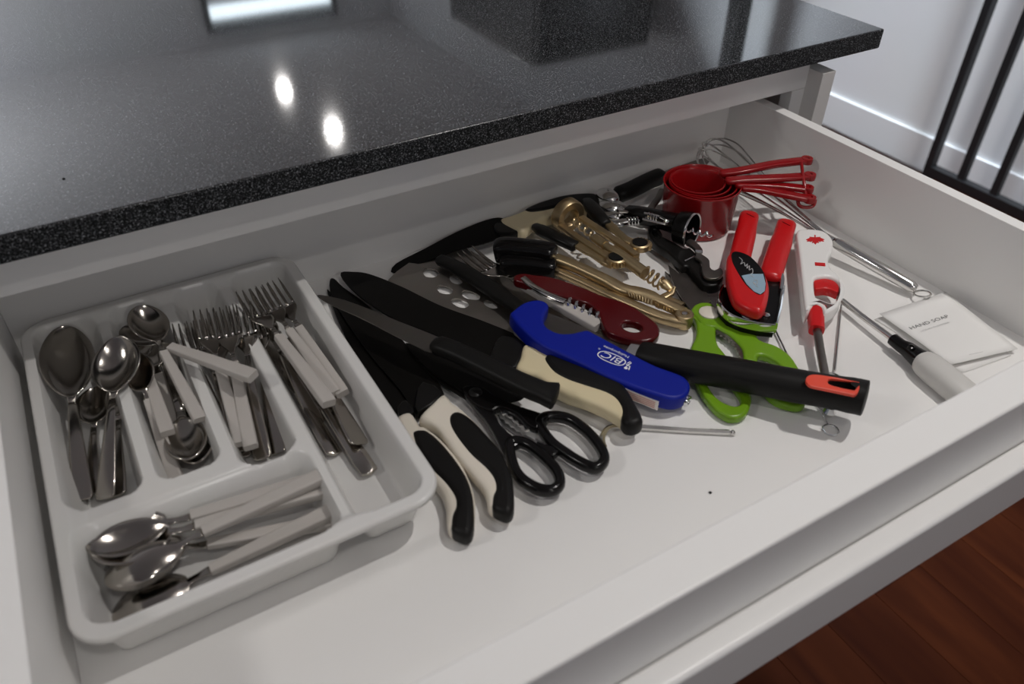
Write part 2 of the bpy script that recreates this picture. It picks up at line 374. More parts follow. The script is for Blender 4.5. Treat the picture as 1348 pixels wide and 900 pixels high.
def make_tray():
    t = thing('cutlery_tray', 'white plastic cutlery tray with five compartments in the left of the drawer', 'cutlery tray', (.028, .543, DZ))
    nx, ny = 170, 248
    m = M(); idx = {}
    cx, cy = (TX0 + TX1) / 2, (TY0 + TY1) / 2; hx, hy = (TX1 - TX0) / 2, (TY1 - TY0) / 2; R = .024
    for j in range(ny + 1):
        for i in range(nx + 1):
            u, v = -1 + 2 * i / nx, -1 + 2 * j / ny
            x, y = u * hx, v * hy                         # squeeze the corners of the grid onto the rounded outline
            ax, ay = abs(x) - (hx - R), abs(y) - (hy - R)
            if ax > 0 and ay > 0:
                mx = max(ax, ay); d = math.hypot(ax, ay); k = mx / d
                x = math.copysign(hx - R + ax * k, x); y = math.copysign(hy - R + ay * k, y)
            x += cx; y += cy
            idx[i, j] = len(m.v); m.v.append((x, y, DZ + .0005 + tray_z(x, y)))
    for j in range(ny):
        for i in range(nx): m.f.append((idx[i, j], idx[i + 1, j], idx[i + 1, j + 1], idx[i, j + 1]))
    loop = [(i, 0) for i in range(nx)] + [(nx, j) for j in range(ny)] + [(i, ny) for i in range(nx, 0, -1)] + [(0, j) for j in range(ny, 0, -1)]
    prev = [idx[q] for q in loop]
    for dz, off in ((-.0006, .0012), (-.002, .0019), (-.0055, .0021)):
        cur = []
        for q, (i, j) in enumerate(loop):
            x, y, z = m.v[idx[i, j]]
            gx = max(abs(x - cx) - (hx - R), 0) * math.copysign(1, x - cx); gy = max(abs(y - cy) - (hy - R), 0) * math.copysign(1, y - cy)
            g = math.hypot(gx, gy) or 1
            cur.append(len(m.v)); m.v.append((x + gx / g * off, y + gy / g * off, DZ + TH + .0005 + dz))
        n = len(loop)
        for q in range(n): m.f.append((prev[q], cur[q], cur[(q + 1) % n], prev[(q + 1) % n]))
        prev = cur
    body = part('tray_body', m, tray_white, t, ang=60)
    so = body.modifiers.new('wall', 'SOLIDIFY'); so.thickness = .0013; so.offset = -1
    return t
make_tray()
# ---------------------------------------------------------------- cutlery, built along +x: handle end at 0, head tip at L
def sheet(m, st, n=8):
    """lofted strip: stations (x, half width, z, dish)"""
    v = []; f = []
    for x, w, z, d in st:
        for j in range(n + 1):
            q = -1 + 2 * j / n; v.append((x, w * q, z - d * (1 - q * q)))
    for i in range(len(st) - 1):
        for j in range(n): a = i * (n + 1) + j; f.append((a, a + n + 1, a + n + 2, a + 1))
    return m.add(v, f)
def solid(o, th):
    s = o.modifiers.new('gauge', 'SOLIDIFY'); s.thickness = th; s.offset = 0; return o
def bowl_st(x0, x1, w, d, z):
    out = []
    for k in range(1, 25):
        t = math.sin(math.pi / 2 * k / 24) ** 1.15; q = 2 * t - 1
        ww = w * (max(0, 1 - abs(q) ** 2.1) ** .5) * (.90 + .13 * math.sin(math.pi * t) + .04 * q * (1 - t) - .05 * (1 - t))
        out.append((lerp(x0, x1, t), max(ww, .0030 * (1 - t) + .0006), z + .002 * t, d * math.sin(math.pi * t) ** .8))
    return out
def white_handle(root, L=.098):
    m = M().sweep([(0, 0, .0045), (.004, 0, .0045), (.05, 0, .0045), (L, 0, .0045)], [.0068, .0072, .0064, .0048], [.0042, .0046, .0043, .0034], n=16, e=7, up=(0, 0, 1))
    return part('handle', m, handle_white, root, label='off white plastic handle')
def proto_white_spoon(L, bw, bl, bd, hl):
    r = thing('spoon', '', 'spoon', (0, 0, 0)); white_handle(r, hl)
    bx = L - bl
    st = [(hl - .004, .0040, .0045, 0), (hl + .004, .0036, .0045, 0), (lerp(hl, bx, .5), .0026, .0050, 0), (bx - .003, .0032, .0062, .0004)] + bowl_st(bx - .004, L, bw, bd, .0075)
    solid(part('bowl', sheet(M(), st), steel, r, ang=70), .0014)
    return r
def proto_metal_spoon(L, bw, bl, bd):
    r = thing('spoon', '', 'spoon', (0, 0, 0)); bx = L - bl
    st = [(0, .0045, .0028, 0), (.001, .0078, .003, 0), (.004, .0094, .0032, 0), (.02, .0090, .004, 0), (L * .30, .0068, .0058, -.0006), (L * .50, .0042, .0078, -.0008), (bx - .012, .0034, .0072, -.0006)]
    solid(part('handle', sheet(M(), st), steel, r, ang=70), .0018)
    st = [(bx - .012, .0034, .0072, -.0006), (bx - .003, .0042, .0072, 0)] + bowl_st(bx - .004, L, bw, bd, .0085)
    solid(part('bowl', sheet(M(), st), steel, r, ang=70), .0018)
    return r
def fork_head(m, x0, L, w=.0125):
    z = lambda t: .0052 - .0058 * math.sin(math.pi * min(1, t * 1.0)) + .004 * t
    T = lambda x: (x - x0) / (L - x0)
    xs = lerp(x0, L, .46)
    st = [(lerp(x0, xs, k / 8), lerp(.0026, w, smooth01((k / 8 - .1) / .75)), z(T(lerp(x0, xs, k / 8))), .0008 * k / 8) for k in range(9)]
    sheet(m, st, 6)
    for q in (-1, -1 / 3, 1 / 3, 1):
        y = q * (w - .0016)
        sheet(m, [(lerp(xs - .003, L, k / 6), .0016 if k < 5 else lerp(.0016, .0004, (k - 4) / 2), z(T(lerp(xs - .003, L, k / 6))) - .0006, 0) for k in range(7)], 1)
        n = 14
        m.v[-n:] = [(a, b + y, c) for a, b, c in m.v[-n:]]
    return m
def proto_white_fork(L, hl):
    r = thing('fork', '', 'fork', (0, 0, 0)); white_handle(r, hl); m = M()
    sheet(m, [(hl - .004, .0040, .0045, 0), (hl + .006, .0032, .0045, 0), (lerp(hl, L - .072, .6), .0024, .0050, 0), (L - .070, .0026, .0052, 0)], 6)
    solid(part('tines', fork_head(m, L - .071, L), steel, r, ang=60), .0015); return r
def proto_metal_fork(L):
    r = thing('fork', '', 'fork', (0, 0, 0)); m = M()
    sheet(m, [(0, .0045, .0028, 0), (.001, .0075, .003, 0), (.004, .0090, .0032, 0), (.02, .0086, .004, 0), (L * .3, .0062, .0058, -.0006), (L * .5, .0038, .0072, -.0008), (L - .070, .0027, .0052, 0)], 6)
    solid(part('handle', m, steel, r, ang=60), .0017)
    solid(part('tines', fork_head(M(), L - .071, L), steel, r, ang=60), .0017); return r
def proto_metal_knife(L):
    r = thing('table_knife', '', 'knife', (0, 0, 0)); m = M()
    m.sweep([(0, 0, .004), (.002, 0, .004), (.02, 0, .004), (.06, 0, .0043), (.09, 0, .0043)], [.003, .0080, .0086, .0068, .0060], [.0018, .0026, .0030, .0028, .0024], n=12, e=2.4)
    part('handle', m, steel, r)
    bl = [(.088, -.005), (.088, .005), (.11, .0075), (L * .8, .0085), (L - .012, .0065), (L, -.001), (L - .01, -.006), (L * .8, -.0075), (.11, -.0065)]
    m2 = M(); plate(m2, [(x, y, .0052) for x, y in bl], .0014, bev=.0003); part('blade', m2, steel, r); return r
class Kind:
    def __init__(s, make, L): s.make, s.L, s.first = make, L, None
    def put(s, tip, end, label, group, roll=0., flip=0., unitscale=None):
        if s.first is None: s.first = r = s.make()
        else:
            r = s.first.copy(); COL.objects.link(r)
            for ch in s.first.children:
                c = ch.copy(); COL.objects.link(c); c.parent = r
        A, B = V3(tip), V3(end); x = (A - B); k = x.length / s.L; x.normalize()
        z = V3((0, 0, 1)); z = (z - x * z.dot(x)).normalized(); y = z.cross(x)
        a = math.radians(roll); y, z = y * math.cos(a) + z * math.sin(a), z * math.cos(a) - y * math.sin(a)
        r.rotation_euler = Matrix(((x.x, y.x, z.x), (x.y, y.y, z.y), (x.z, y.z, z.z))).to_euler()
        r.location = B; r.scale = (k,) * 3; r['label'] = label; r['group'] = group
        return r
serv = Kind(lambda: proto_metal_spoon(.225, .0265, .096, .012), .225)
soup = Kind(lambda: proto_metal_spoon(.185, .0255, .064, .012), .185)
tea_m = Kind(lambda: proto_metal_spoon(.150, .0160, .046, .007), .150)
spw = Kind(lambda: proto_white_spoon(.190, .0225, .058, .010, .111), .190)
tew = Kind(lambda: proto_white_spoon(.166, .0175, .046, .007, .104), .166)
fkw = Kind(lambda: proto_white_fork(.195, .112), .195)
fkm = Kind(lambda: proto_metal_fork(.195), .195)
knm = Kind(lambda: proto_metal_knife(.200), .200)
G1 = 'spoons in the left slot of the tray'
soup.put((-0.0537,0.6380,0.7360), (-0.0770,0.5253,0.7240), 'all steel spoon buried at the bottom of the left slot under the two big spoons', G1, 0)
tea_m.put((-0.0312,0.6342,0.7380), (-0.0602,0.5129,0.7240), 'slim steel spoon handle beside the divider in the left slot', G1, -10)
serv.put((-0.0629,0.6952,0.7680), (-0.0835,0.5182,0.7280), 'large oval steel serving spoon leaning on the left end of the tray', G1, 8)
soup.put((-0.0200,0.6439,0.7760), (-0.0678,0.5108,0.7280), 'round steel soup spoon with mirror bowl over the first tray divider', G1, -6)
G2 = 'spoons in the second slot of the tray'
tea_m.put((0.0060,0.5068,0.7260), (0.0206,0.6582,0.7300), 'steel teaspoon lying bowl forward beside the second divider in the second slot', G2, 10)
tea_m.put((-0.0010,0.5075,0.7320), (0.0135,0.6616,0.7380), 'steel teaspoon lying bowl forward on top of another in the second slot', G2, 0)
tew.put((-0.0003,0.6799,0.7400), (-0.0036,0.5416,0.7300), 'white handled teaspoon lying deepest among the handles of the second slot', G2, 0)
tew.put((-0.0146,0.6319,0.7640), (-0.0146,0.5038,0.7240), 'white handled teaspoon whose handle end stands at the front of the second slot', G2, -15)
tew.put((-0.0099,0.6754,0.7580), (-0.0103,0.5399,0.7440), 'white handled spoon with a short looking handle in the middle of the second slot', G2, 5)
spw.put((0.0019,0.6707,0.7840), (0.0156,0.5342,0.7520), 'white handled spoon with the round dark bowl highest in the second slot', G2, 12)
tew.put((-0.0161,0.6616,0.7700), (0.0672,0.5422,0.7700), 'white handled teaspoon lying crosswise from second slot to third', G2, 0)
G3 = 'forks in the third slot of the tray'
fkm.put((0.0621,0.6726,0.7520), (0.0385,0.5037,0.7240), 'steel fork at the bottom of the third slot under the white handles', G3, 0)
fkm.put((0.0290,0.6547,0.7640), (0.0313,0.5099,0.7240), 'steel fork leaning against the second divider with two tines showing', G3, 22)
fkm.put((0.0435,0.6606,0.7580), (0.0379,0.5077,0.7280), 'steel fork second from the left of the bunch of tines in the third slot', G3, 12)
fkm.put((0.0959,0.6464,0.7620), (0.0654,0.4942,0.7240), 'steel fork rightmost in the third slot beside the third divider', G3, -14)
fkm.put((0.0861,0.6511,0.7680), (0.0515,0.4921,0.7260), 'steel fork with upright tines right of the two white handles in the third slot', G3, -6)
fkw.put((0.0526,0.6594,0.7680), (0.0388,0.5021,0.7400), 'left one of the two white handled forks in the third slot', G3, 8)
fkw.put((0.0708,0.6513,0.7700), (0.0454,0.4944,0.7400), 'right one of the two white handled forks in the third slot', G3, -5)
G4 = 'cutlery in the right compartment of the tray'
knm.put((0.0982,0.6480,0.7340), (0.1035,0.4660,0.7260), 'steel table knife nearest the third divider in the right compartment', G4, 20)
knm.put((0.1097,0.6183,0.7360), (0.1219,0.4314,0.7260), 'steel table knife reaching furthest forward in the right compartment', G4, 0)
tea_m.put((0.1177,0.6089,0.7440), (0.1236,0.4597,0.7340), 'steel spoon with the bent handle end in the right compartment', G4, 30)
fkm.put((0.1011,0.6700,0.7540), (0.1049,0.5062,0.7280), 'steel fork under the white handles in the right compartment', G4, 0)
fkw.put((0.1232,0.6801,0.7620), (0.1332,0.5149,0.7420), 'white handled fork nearest the right wall of the tray', G4, -12)
fkw.put((0.1099,0.6737,0.7660), (0.1257,0.5167,0.7440), 'middle one of the three white handled forks in the right compartment', G4, 0)
fkw.put((0.0947,0.6689,0.7680), (0.1145,0.4981,0.7520), 'white handled fork lying topmost in the right compartment', G4, 12)
G5 = 'spoons in the front compartment of the tray'
spw.put((-0.0718,0.4397,0.7340), (0.0787,0.3987,0.7280), 'white handled spoon lowest in the front compartment, half under the others', G5, 0)
spw.put((-0.0844,0.4515,0.7440), (0.0861,0.4292,0.7440), 'white handled spoon with upturned bowl at the back of the front compartment', G5, 0)
spw.put((-0.0822,0.4411,0.7460), (0.0841,0.4202,0.7400), 'white handled spoon with upturned bowl between the other two nested bowls', G5, 0)
spw.put((-0.0839,0.4018,0.7300), (0.0857,0.4016,0.7440), 'white handled spoon with its bowl face down nearest the front wall of the tray', G5, 180)
spw.put((-0.0788,0.4193,0.7500), (0.0878,0.4265,0.7580), 'white handled spoon with its bowl face down on top of the front pile', G5, 180)
# ---------------------------------------------------------------- knives with two-tone handles
def two_tone(label, loc, body, grip, blade, bolster, hb, hmat, th=.015, gth=.017, name='kitchen_knife'):
    t = thing(name, label, 'knife', loc, 'knives with black and cream handles')
    part('blade', plate(M(), blade, .0022, bev=.0004, smooth=3), black_coat, t, label='black coated blade')
    if bolster: part('bolster', plate(M(), bolster, .010, bev=.002, smooth=2), black_plastic, t, label='black collar between blade and handle')
    part('handle', plate(M(), body, th, bev=.0050, smooth=4, bres=3), hmat, t, label='cream handle shell')
    part('grip', plate(M(), grip, gth, bev=.0055, smooth=4, bres=3), black_rubber, t, label='black soft grip inlay')
    return t
two_tone('two-tone kitchen knife lying right beside the cutlery tray', (0.1806,0.4526,0.7180),
    [(0.1646,0.4751,0.7345),(0.1787,0.4769,0.7345),(0.1790,0.4588,0.7345),(0.1824,0.4540,0.7345),(0.1874,0.4366,0.7345),(0.1900,0.4116,0.7345),(0.1890,0.3917,0.7345),(0.1830,0.3660,0.7345),(0.1685,0.3404,0.7345),(0.1618,0.3367,0.7345),(0.1541,0.3418,0.7345),(0.1514,0.3492,0.7345),(0.1548,0.3594,0.7345),(0.1590,0.3683,0.7345),(0.1624,0.3851,0.7345),(0.1606,0.4081,0.7345),(0.1615,0.4413,0.7345)],
    [(0.1680,0.4503,0.7365),(0.1728,0.4533,0.7365),(0.1777,0.4516,0.7365),(0.1820,0.4469,0.7365),(0.1860,0.4298,0.7365),(0.1876,0.4031,0.7365),(0.1859,0.3816,0.7365),(0.1798,0.3613,0.7365),(0.1667,0.3375,0.7365),(0.1593,0.3345,0.7365),(0.1537,0.3407,0.7365),(0.1524,0.3468,0.7365),(0.1578,0.3569,0.7365),(0.1642,0.3634,0.7365),(0.1677,0.3729,0.7365),(0.1674,0.3886,0.7365),(0.1647,0.4050,0.7365),(0.1635,0.4287,0.7365)],
    [(0.1817,0.6966,0.7240),(0.1853,0.6932,0.7240),(0.1859,0.6331,0.7240),(0.1857,0.5562,0.7240),(0.1858,0.4894,0.7240),(0.1697,0.4822,0.7240),(0.1671,0.5242,0.7240),(0.1703,0.6112,0.7240)],
    [(0.1733,0.4932,0.7300),(0.1840,0.4970,0.7300),(0.1837,0.4795,0.7300),(0.1688,0.4747,0.7300)], 0, pale_cream)
two_tone('two-tone kitchen knife second from the tray, between the tray-side knife and the black scissors', (0.2092,0.4361,0.7180),
    [(0.1811,0.4638,0.7370),(0.1986,0.4751,0.7370),(0.2134,0.4808,0.7370),(0.2154,0.4669,0.7370),(0.2190,0.4544,0.7370),(0.2218,0.4354,0.7370),(0.2227,0.4154,0.7370),(0.2233,0.3923,0.7370),(0.2190,0.3718,0.7370),(0.2109,0.3522,0.7370),(0.2023,0.3386,0.7370),(0.1956,0.3361,0.7370),(0.1898,0.3431,0.7370),(0.1868,0.3499,0.7370),(0.1903,0.3594,0.7370),(0.1922,0.3702,0.7370),(0.1908,0.3881,0.7370),(0.1894,0.4067,0.7370),(0.1892,0.4239,0.7370),(0.1890,0.4473,0.7370)],
    [(0.2026,0.4496,0.7392),(0.2081,0.4543,0.7392),(0.2149,0.4521,0.7392),(0.2198,0.4389,0.7392),(0.2219,0.4175,0.7392),(0.2231,0.3953,0.7392),(0.2204,0.3788,0.7392),(0.2154,0.3618,0.7392),(0.2029,0.3385,0.7392),(0.1955,0.3344,0.7392),(0.1899,0.3401,0.7392),(0.1881,0.3470,0.7392),(0.1929,0.3557,0.7392),(0.1988,0.3617,0.7392),(0.2023,0.3718,0.7392),(0.2019,0.3844,0.7392),(0.1987,0.4021,0.7392),(0.1978,0.4227,0.7392),(0.1989,0.4391,0.7392)],
    [(0.1904,0.7131,0.7265),(0.1965,0.7154,0.7265),(0.1993,0.6951,0.7265),(0.2102,0.6477,0.7265),(0.2174,0.5759,0.7265),(0.2172,0.5347,0.7265),(0.2180,0.4908,0.7265),(0.1869,0.4775,0.7265),(0.1850,0.5159,0.7265),(0.1797,0.5904,0.7265),(0.1816,0.6775,0.7265)],
    [(0.1845,0.4747,0.7320),(0.1922,0.4948,0.7320),(0.2059,0.5099,0.7320),(0.2159,0.4861,0.7320)], 0, pale_cream)
two_tone('largest two-tone chef knife with a long broad black blade, beside the blue lighter', (0.3048,0.5525,0.7180),
    [(0.2847,0.4749,0.7410),(0.2967,0.4868,0.7410),(0.3093,0.5009,0.7410),(0.3161,0.4925,0.7410),(0.3284,0.4763,0.7410),(0.3418,0.4533,0.7410),(0.3502,0.4262,0.7410),(0.3548,0.4045,0.7410),(0.3523,0.3876,0.7410),(0.3458,0.3736,0.7410),(0.3390,0.3668,0.7410),(0.3303,0.3671,0.7410),(0.3288,0.3726,0.7410),(0.3279,0.3791,0.7410),(0.3232,0.3928,0.7410),(0.3149,0.4087,0.7410),(0.3053,0.4233,0.7410),(0.2988,0.4434,0.7410),(0.2961,0.4573,0.7410),(0.2887,0.4652,0.7410)],
    [(0.3139,0.4722,0.7435),(0.3188,0.4753,0.7435),(0.3262,0.4736,0.7435),(0.3388,0.4643,0.7435),(0.3498,0.4453,0.7435),(0.3556,0.4198,0.7435),(0.3559,0.4007,0.7435),(0.3509,0.3808,0.7435),(0.3460,0.3651,0.7435),(0.3420,0.3595,0.7435),(0.3343,0.3589,0.7435),(0.3283,0.3637,0.7435),(0.3284,0.3710,0.7435),(0.3360,0.3817,0.7435),(0.3389,0.3941,0.7435),(0.3356,0.4060,0.7435),(0.3244,0.4230,0.7435),(0.3165,0.4357,0.7435),(0.3112,0.4502,0.7435),(0.3116,0.4643,0.7435)],
    [(0.2043,0.7136,0.7330),(0.2168,0.7080,0.7330),(0.2271,0.6995,0.7330),(0.2371,0.6838,0.7330),(0.2445,0.6692,0.7330),(0.2530,0.6513,0.7330),(0.2617,0.6290,0.7330),(0.2705,0.6076,0.7330),(0.2807,0.5886,0.7330),(0.3026,0.5502,0.7330),(0.3172,0.5104,0.7330),(0.2892,0.4810,0.7330),(0.2750,0.5009,0.7330),(0.2578,0.5331,0.7330),(0.2448,0.5659,0.7330),(0.2219,0.6055,0.7330),(0.2068,0.6561,0.7330),(0.2018,0.6937,0.7330)],
    [(0.2711,0.4980,0.7380),(0.2832,0.5143,0.7380),(0.2944,0.5245,0.7380),(0.3035,0.5226,0.7380),(0.3116,0.5046,0.7380),(0.2875,0.4781,0.7380),(0.2802,0.4852,0.7380)], 0, cream, th=.016, gth=.018)
two_tone('two-tone kitchen knife pushed against the back wall of the drawer behind the gold corkscrew', (0.4123,0.7348,0.7180),
    [(0.4031,0.7130,0.7425),(0.4206,0.7153,0.7425),(0.4386,0.7179,0.7425),(0.4614,0.7239,0.7425),(0.4892,0.7215,0.7425),(0.5116,0.7176,0.7425),(0.5265,0.7062,0.7425),(0.5234,0.6837,0.7425),(0.5092,0.6776,0.7425),(0.4938,0.6911,0.7425),(0.4684,0.6893,0.7425),(0.4381,0.6862,0.7425),(0.4141,0.6771,0.7425),(0.4061,0.6904,0.7425)],
    [(0.4401,0.7173,0.7447),(0.4579,0.7223,0.7447),(0.4807,0.7237,0.7447),(0.4998,0.7227,0.7447),(0.5209,0.7166,0.7447),(0.5363,0.7058,0.7447),(0.5304,0.6896,0.7447),(0.5087,0.6596,0.7447),(0.5035,0.6335,0.7447),(0.4933,0.6276,0.7447),(0.4940,0.6455,0.7447),(0.5062,0.6842,0.7447),(0.4989,0.6989,0.7447),(0.4757,0.7007,0.7447),(0.4577,0.7026,0.7447),(0.4419,0.7079,0.7447)],
    [(0.2606,0.7024,0.7220),(0.2686,0.7138,0.7240),(0.3078,0.7180,0.7295),(0.3497,0.7229,0.7345),(0.3898,0.7221,0.7395),(0.4079,0.7139,0.7415),(0.4030,0.6946,0.7395),(0.3785,0.6872,0.7345),(0.3358,0.6964,0.7285),(0.2982,0.6986,0.7240)],
    [(0.4053,0.7162,0.7400),(0.4204,0.7149,0.7400),(0.4191,0.6931,0.7400),(0.4132,0.6811,0.7400),(0.3959,0.6846,0.7400),(0.3876,0.6936,0.7400),(0.3924,0.7083,0.7400)], 0, cream)
# thin knife with the plain black handle lying across the blades
t = thing('steak_knife', 'slim grey bladed knife with a plain black handle lying across the black blades', 'knife', (0.2488,0.5421,0.7380))
part('blade', plate(M(), [(0.1603,0.6559,0.7540),(0.1653,0.6535,0.7540),(0.1724,0.6457,0.7540),(0.1809,0.6353,0.7540),(0.1914,0.6179,0.7540),(0.2028,0.5975,0.7540),(0.2135,0.5765,0.7540),(0.2257,0.5547,0.7540),(0.2342,0.5390,0.7540),(0.2361,0.5302,0.7540),(0.2209,0.5190,0.7540),(0.2131,0.5330,0.7540),(0.2035,0.5540,0.7540),(0.1929,0.5798,0.7540),(0.1816,0.6057,0.7540),(0.1719,0.6246,0.7540),(0.1638,0.6423,0.7540)], .0016, bev=.0003, smooth=2), brushed, t, label='grey steel blade')
hp = [(0.2276,0.5263,0.7550),(0.2396,0.5067,0.7550),(0.2545,0.4762,0.7540),(0.2683,0.4460,0.7530),(0.2796,0.4260,0.7520),(0.2885,0.4154,0.7510)]
part('handle', M().sweep(cr(hp, 4), [.0075] + [.0098] * 5 + [.0102] * 7 + [.0106] * 4 + [.011, .0125, .0135, .0142], [.0050] + [.0072] * 19 + [.0075], n=16, e=3., dome=.003), black_rubber, t, label='black plastic handle with a hooked end')
# ---------------------------------------------------------------- slotted turner
t = thing('slotted_turner', 'large slotted turner with grey slotted head and thick black handle lying over the green scissors', 'turner', (0.3298,0.6140,0.7180))
def slot(cx, cy, a, b, rot, h):
    return [(cx + a * math.cos(q) * math.cos(rot) - b * math.sin(q) * math.sin(rot), cy + a * math.cos(q) * math.sin(rot) + b * math.sin(q) * math.cos(rot), h) for q in [2 * math.pi * k / 14 for k in range(14)]]
head = [(0.2479,0.6875,0.7240),(0.2625,0.6979,0.7240),(0.3378,0.7339,0.7240),(0.3479,0.7204,0.7240),(0.3645,0.6571,0.7240),(0.3814,0.6042,0.7240),(0.3959,0.5585,0.7240),(0.3971,0.5316,0.7240),(0.3820,0.5108,0.7240),(0.3599,0.5037,0.7240),(0.3402,0.5150,0.7240),(0.3209,0.5345,0.7240),(0.2843,0.5964,0.7240),(0.2586,0.6533,0.7240)]
holes = [[(0.2887,0.6838,0.7240),(0.2946,0.6867,0.7240),(0.3010,0.6809,0.7240),(0.3021,0.6738,0.7240),(0.2980,0.6679,0.7240),(0.2920,0.6671,0.7240),(0.2866,0.6722,0.7240),(0.2863,0.6787,0.7240)], [(0.3076,0.6574,0.7240),(0.3128,0.6608,0.7240),(0.3165,0.6524,0.7240),(0.3159,0.6424,0.7240),(0.3108,0.6414,0.7240),(0.3063,0.6479,0.7240)],
         [(0.2875,0.6473,0.7240),(0.2932,0.6501,0.7240),(0.2986,0.6429,0.7240),(0.3007,0.6358,0.7240),(0.2967,0.6302,0.7240),(0.2908,0.6316,0.7240),(0.2862,0.6381,0.7240)], [(0.3063,0.6253,0.7240),(0.3121,0.6278,0.7240),(0.3174,0.6208,0.7240),(0.3203,0.6113,0.7240),(0.3162,0.6059,0.7240),(0.3102,0.6093,0.7240),(0.3050,0.6163,0.7240)],
         [(0.2893,0.6171,0.7240),(0.2942,0.6201,0.7240),(0.3001,0.6167,0.7240),(0.3038,0.6087,0.7240),(0.3024,0.6019,0.7240),(0.2959,0.6001,0.7240),(0.2907,0.6068,0.7240)], [(0.3185,0.5992,0.7240),(0.3236,0.6002,0.7240),(0.3271,0.5905,0.7240),(0.3264,0.5833,0.7240),(0.3214,0.5844,0.7240),(0.3178,0.5920,0.7240)],
         [(0.3385,0.6075,0.7240),(0.3444,0.6079,0.7240),(0.3462,0.5952,0.7240),(0.3463,0.5855,0.7240),(0.3412,0.5865,0.7240),(0.3386,0.5957,0.7240)]]
part('head', plate(M(), head, .0018, holes, bev=.0004, hsmooth=2), turner_steel, t, label='slotted grey metal head')
part('neck', M().sweep(cr([(0.3742,0.5254,0.7240),(0.3814,0.4954,0.7270),(0.3895,0.4684,0.7310),(0.4010,0.4357,0.7345)], 4), [.020] * 3 + [.016] * 3 + [.011] * 3 + [.009] * 4, [.0015] * 4 + [.003] * 9, n=12, e=3), brushed, t)
part('ferrule', M().sweep([(0.3975,0.4465,0.7338),(0.4020,0.4335,0.7348)], [.0135, .0145], [.0105, .0115], n=20), bright_steel, t, label='steel ferrule')
hm = M().sweep(cr([(0.4004,0.4374,0.7345),(0.4108,0.4197,0.7365),(0.4442,0.3744,0.7420),(0.4834,0.3210,0.7485),(0.5100,0.2864,0.7530),(0.5164,0.2768,0.7542)], 4), [.0135, .0140, .0145, .0148] + [.0152] * 12 + [.0160] * 5, [.0125, .013, .0135, .0137] + [.0140] * 12 + [.0145] * 5, n=28, e=2.3, dome=.0016)
ho = part('handle', hm, black_rubber, t, label='thick black handle')
HTOP = [(0.4910,0.2997,0.7670),(0.4935,0.3010,0.7670),(0.4967,0.3003,0.7670),(0.5040,0.2935,0.7670),(0.5121,0.2852,0.7670),(0.5094,0.2826,0.7670),(0.5016,0.2801,0.7670),(0.4957,0.2861,0.7670),(0.4898,0.2939,0.7670),(0.4890,0.2971,0.7670)]
cut = finish(plate(M(), HTOP, .05, bev=0).mesh((0, 0, 0)), 'cut', black_rubber, None)
bm_ = ho.modifiers.new('hanging_hole', 'BOOLEAN'); bm_.operation = 'DIFFERENCE'; bm_.object = cut; bm_.solver = 'EXACT'
cut.location = -V3(ROOTLOC[t.name]) + t.location; ho_parent = ho.parent
bpy.context.view_layer.update(); dg = bpy.context.evaluated_depsgraph_get()
me2 = bpy.data.meshes.new_from_object(ho.evaluated_get(dg)); ho.modifiers.clear(); ho.data = me2; me2.name = 'handle'
bpy.data.objects.remove(cut)
me2.polygons.foreach_set('use_smooth', [True] * len(me2.polygons)); me2.set_sharp_from_angle(angle=math.radians(35))
ins = [(0.4747,0.3092,0.7678),(0.4790,0.3124,0.7678),(0.4836,0.3130,0.7678),(0.4891,0.3107,0.7678),(0.4965,0.3040,0.7678),(0.5052,0.2948,0.7678),(0.5133,0.2848,0.7678),(0.5122,0.2827,0.7678),(0.5020,0.2767,0.7678),(0.4976,0.2758,0.7678),(0.4958,0.2771,0.7678),(0.4889,0.2850,0.7678),(0.4819,0.2930,0.7678),(0.4753,0.3003,0.7678),(0.4732,0.3044,0.7678)]
part('hole_rim', plate(M(), ins, .0032, [HTOP], bev=.0008, smooth=2, hsmooth=0), coral, t, label='coral red rim around the hanging hole')
# ---------------------------------------------------------------- black handled knife under the lighter, fork, blue lighter
t = thing('paring_knife', 'black handled knife lying on the slotted turner head, its blade under the blue lighter', 'knife', (0.3196,0.6117,0.7330))
part('handle', M().sweep(cr([(0.3100,0.6849,0.7320),(0.3179,0.6611,0.7330),(0.3264,0.6241,0.7340),(0.3331,0.5865,0.7350),(0.3374,0.5505,0.7360)], 4), [.0072] + [.0092] * 8 + [.0098] * 4 + [.0085] * 4, [.0042] * 5 + [.0058] * 12, n=16, e=2.8, dome=.003), black_rubber, t)
part('blade', plate(M(), [(0.3376,0.5569,0.7395),(0.3640,0.5182,0.7395),(0.3814,0.4773,0.7395),(0.3994,0.4428,0.7395),(0.3902,0.4377,0.7395),(0.3643,0.4656,0.7395),(0.3391,0.5071,0.7395),(0.3258,0.5401,0.7395)], .0015, bev=.0003, smooth=2), brushed, t)
fkw.put((0.3372,0.6765,0.7320), (0.3863,0.4864,0.7360), 'white handled fork lying loose on the slotted turner above the blue lighter', 'loose fork', 0)
t = thing('gas_lighter', 'blue long reach lighter with white printing, lying between cream knife and black turner handle', 'lighter', (0.3710,0.4598,0.7180))
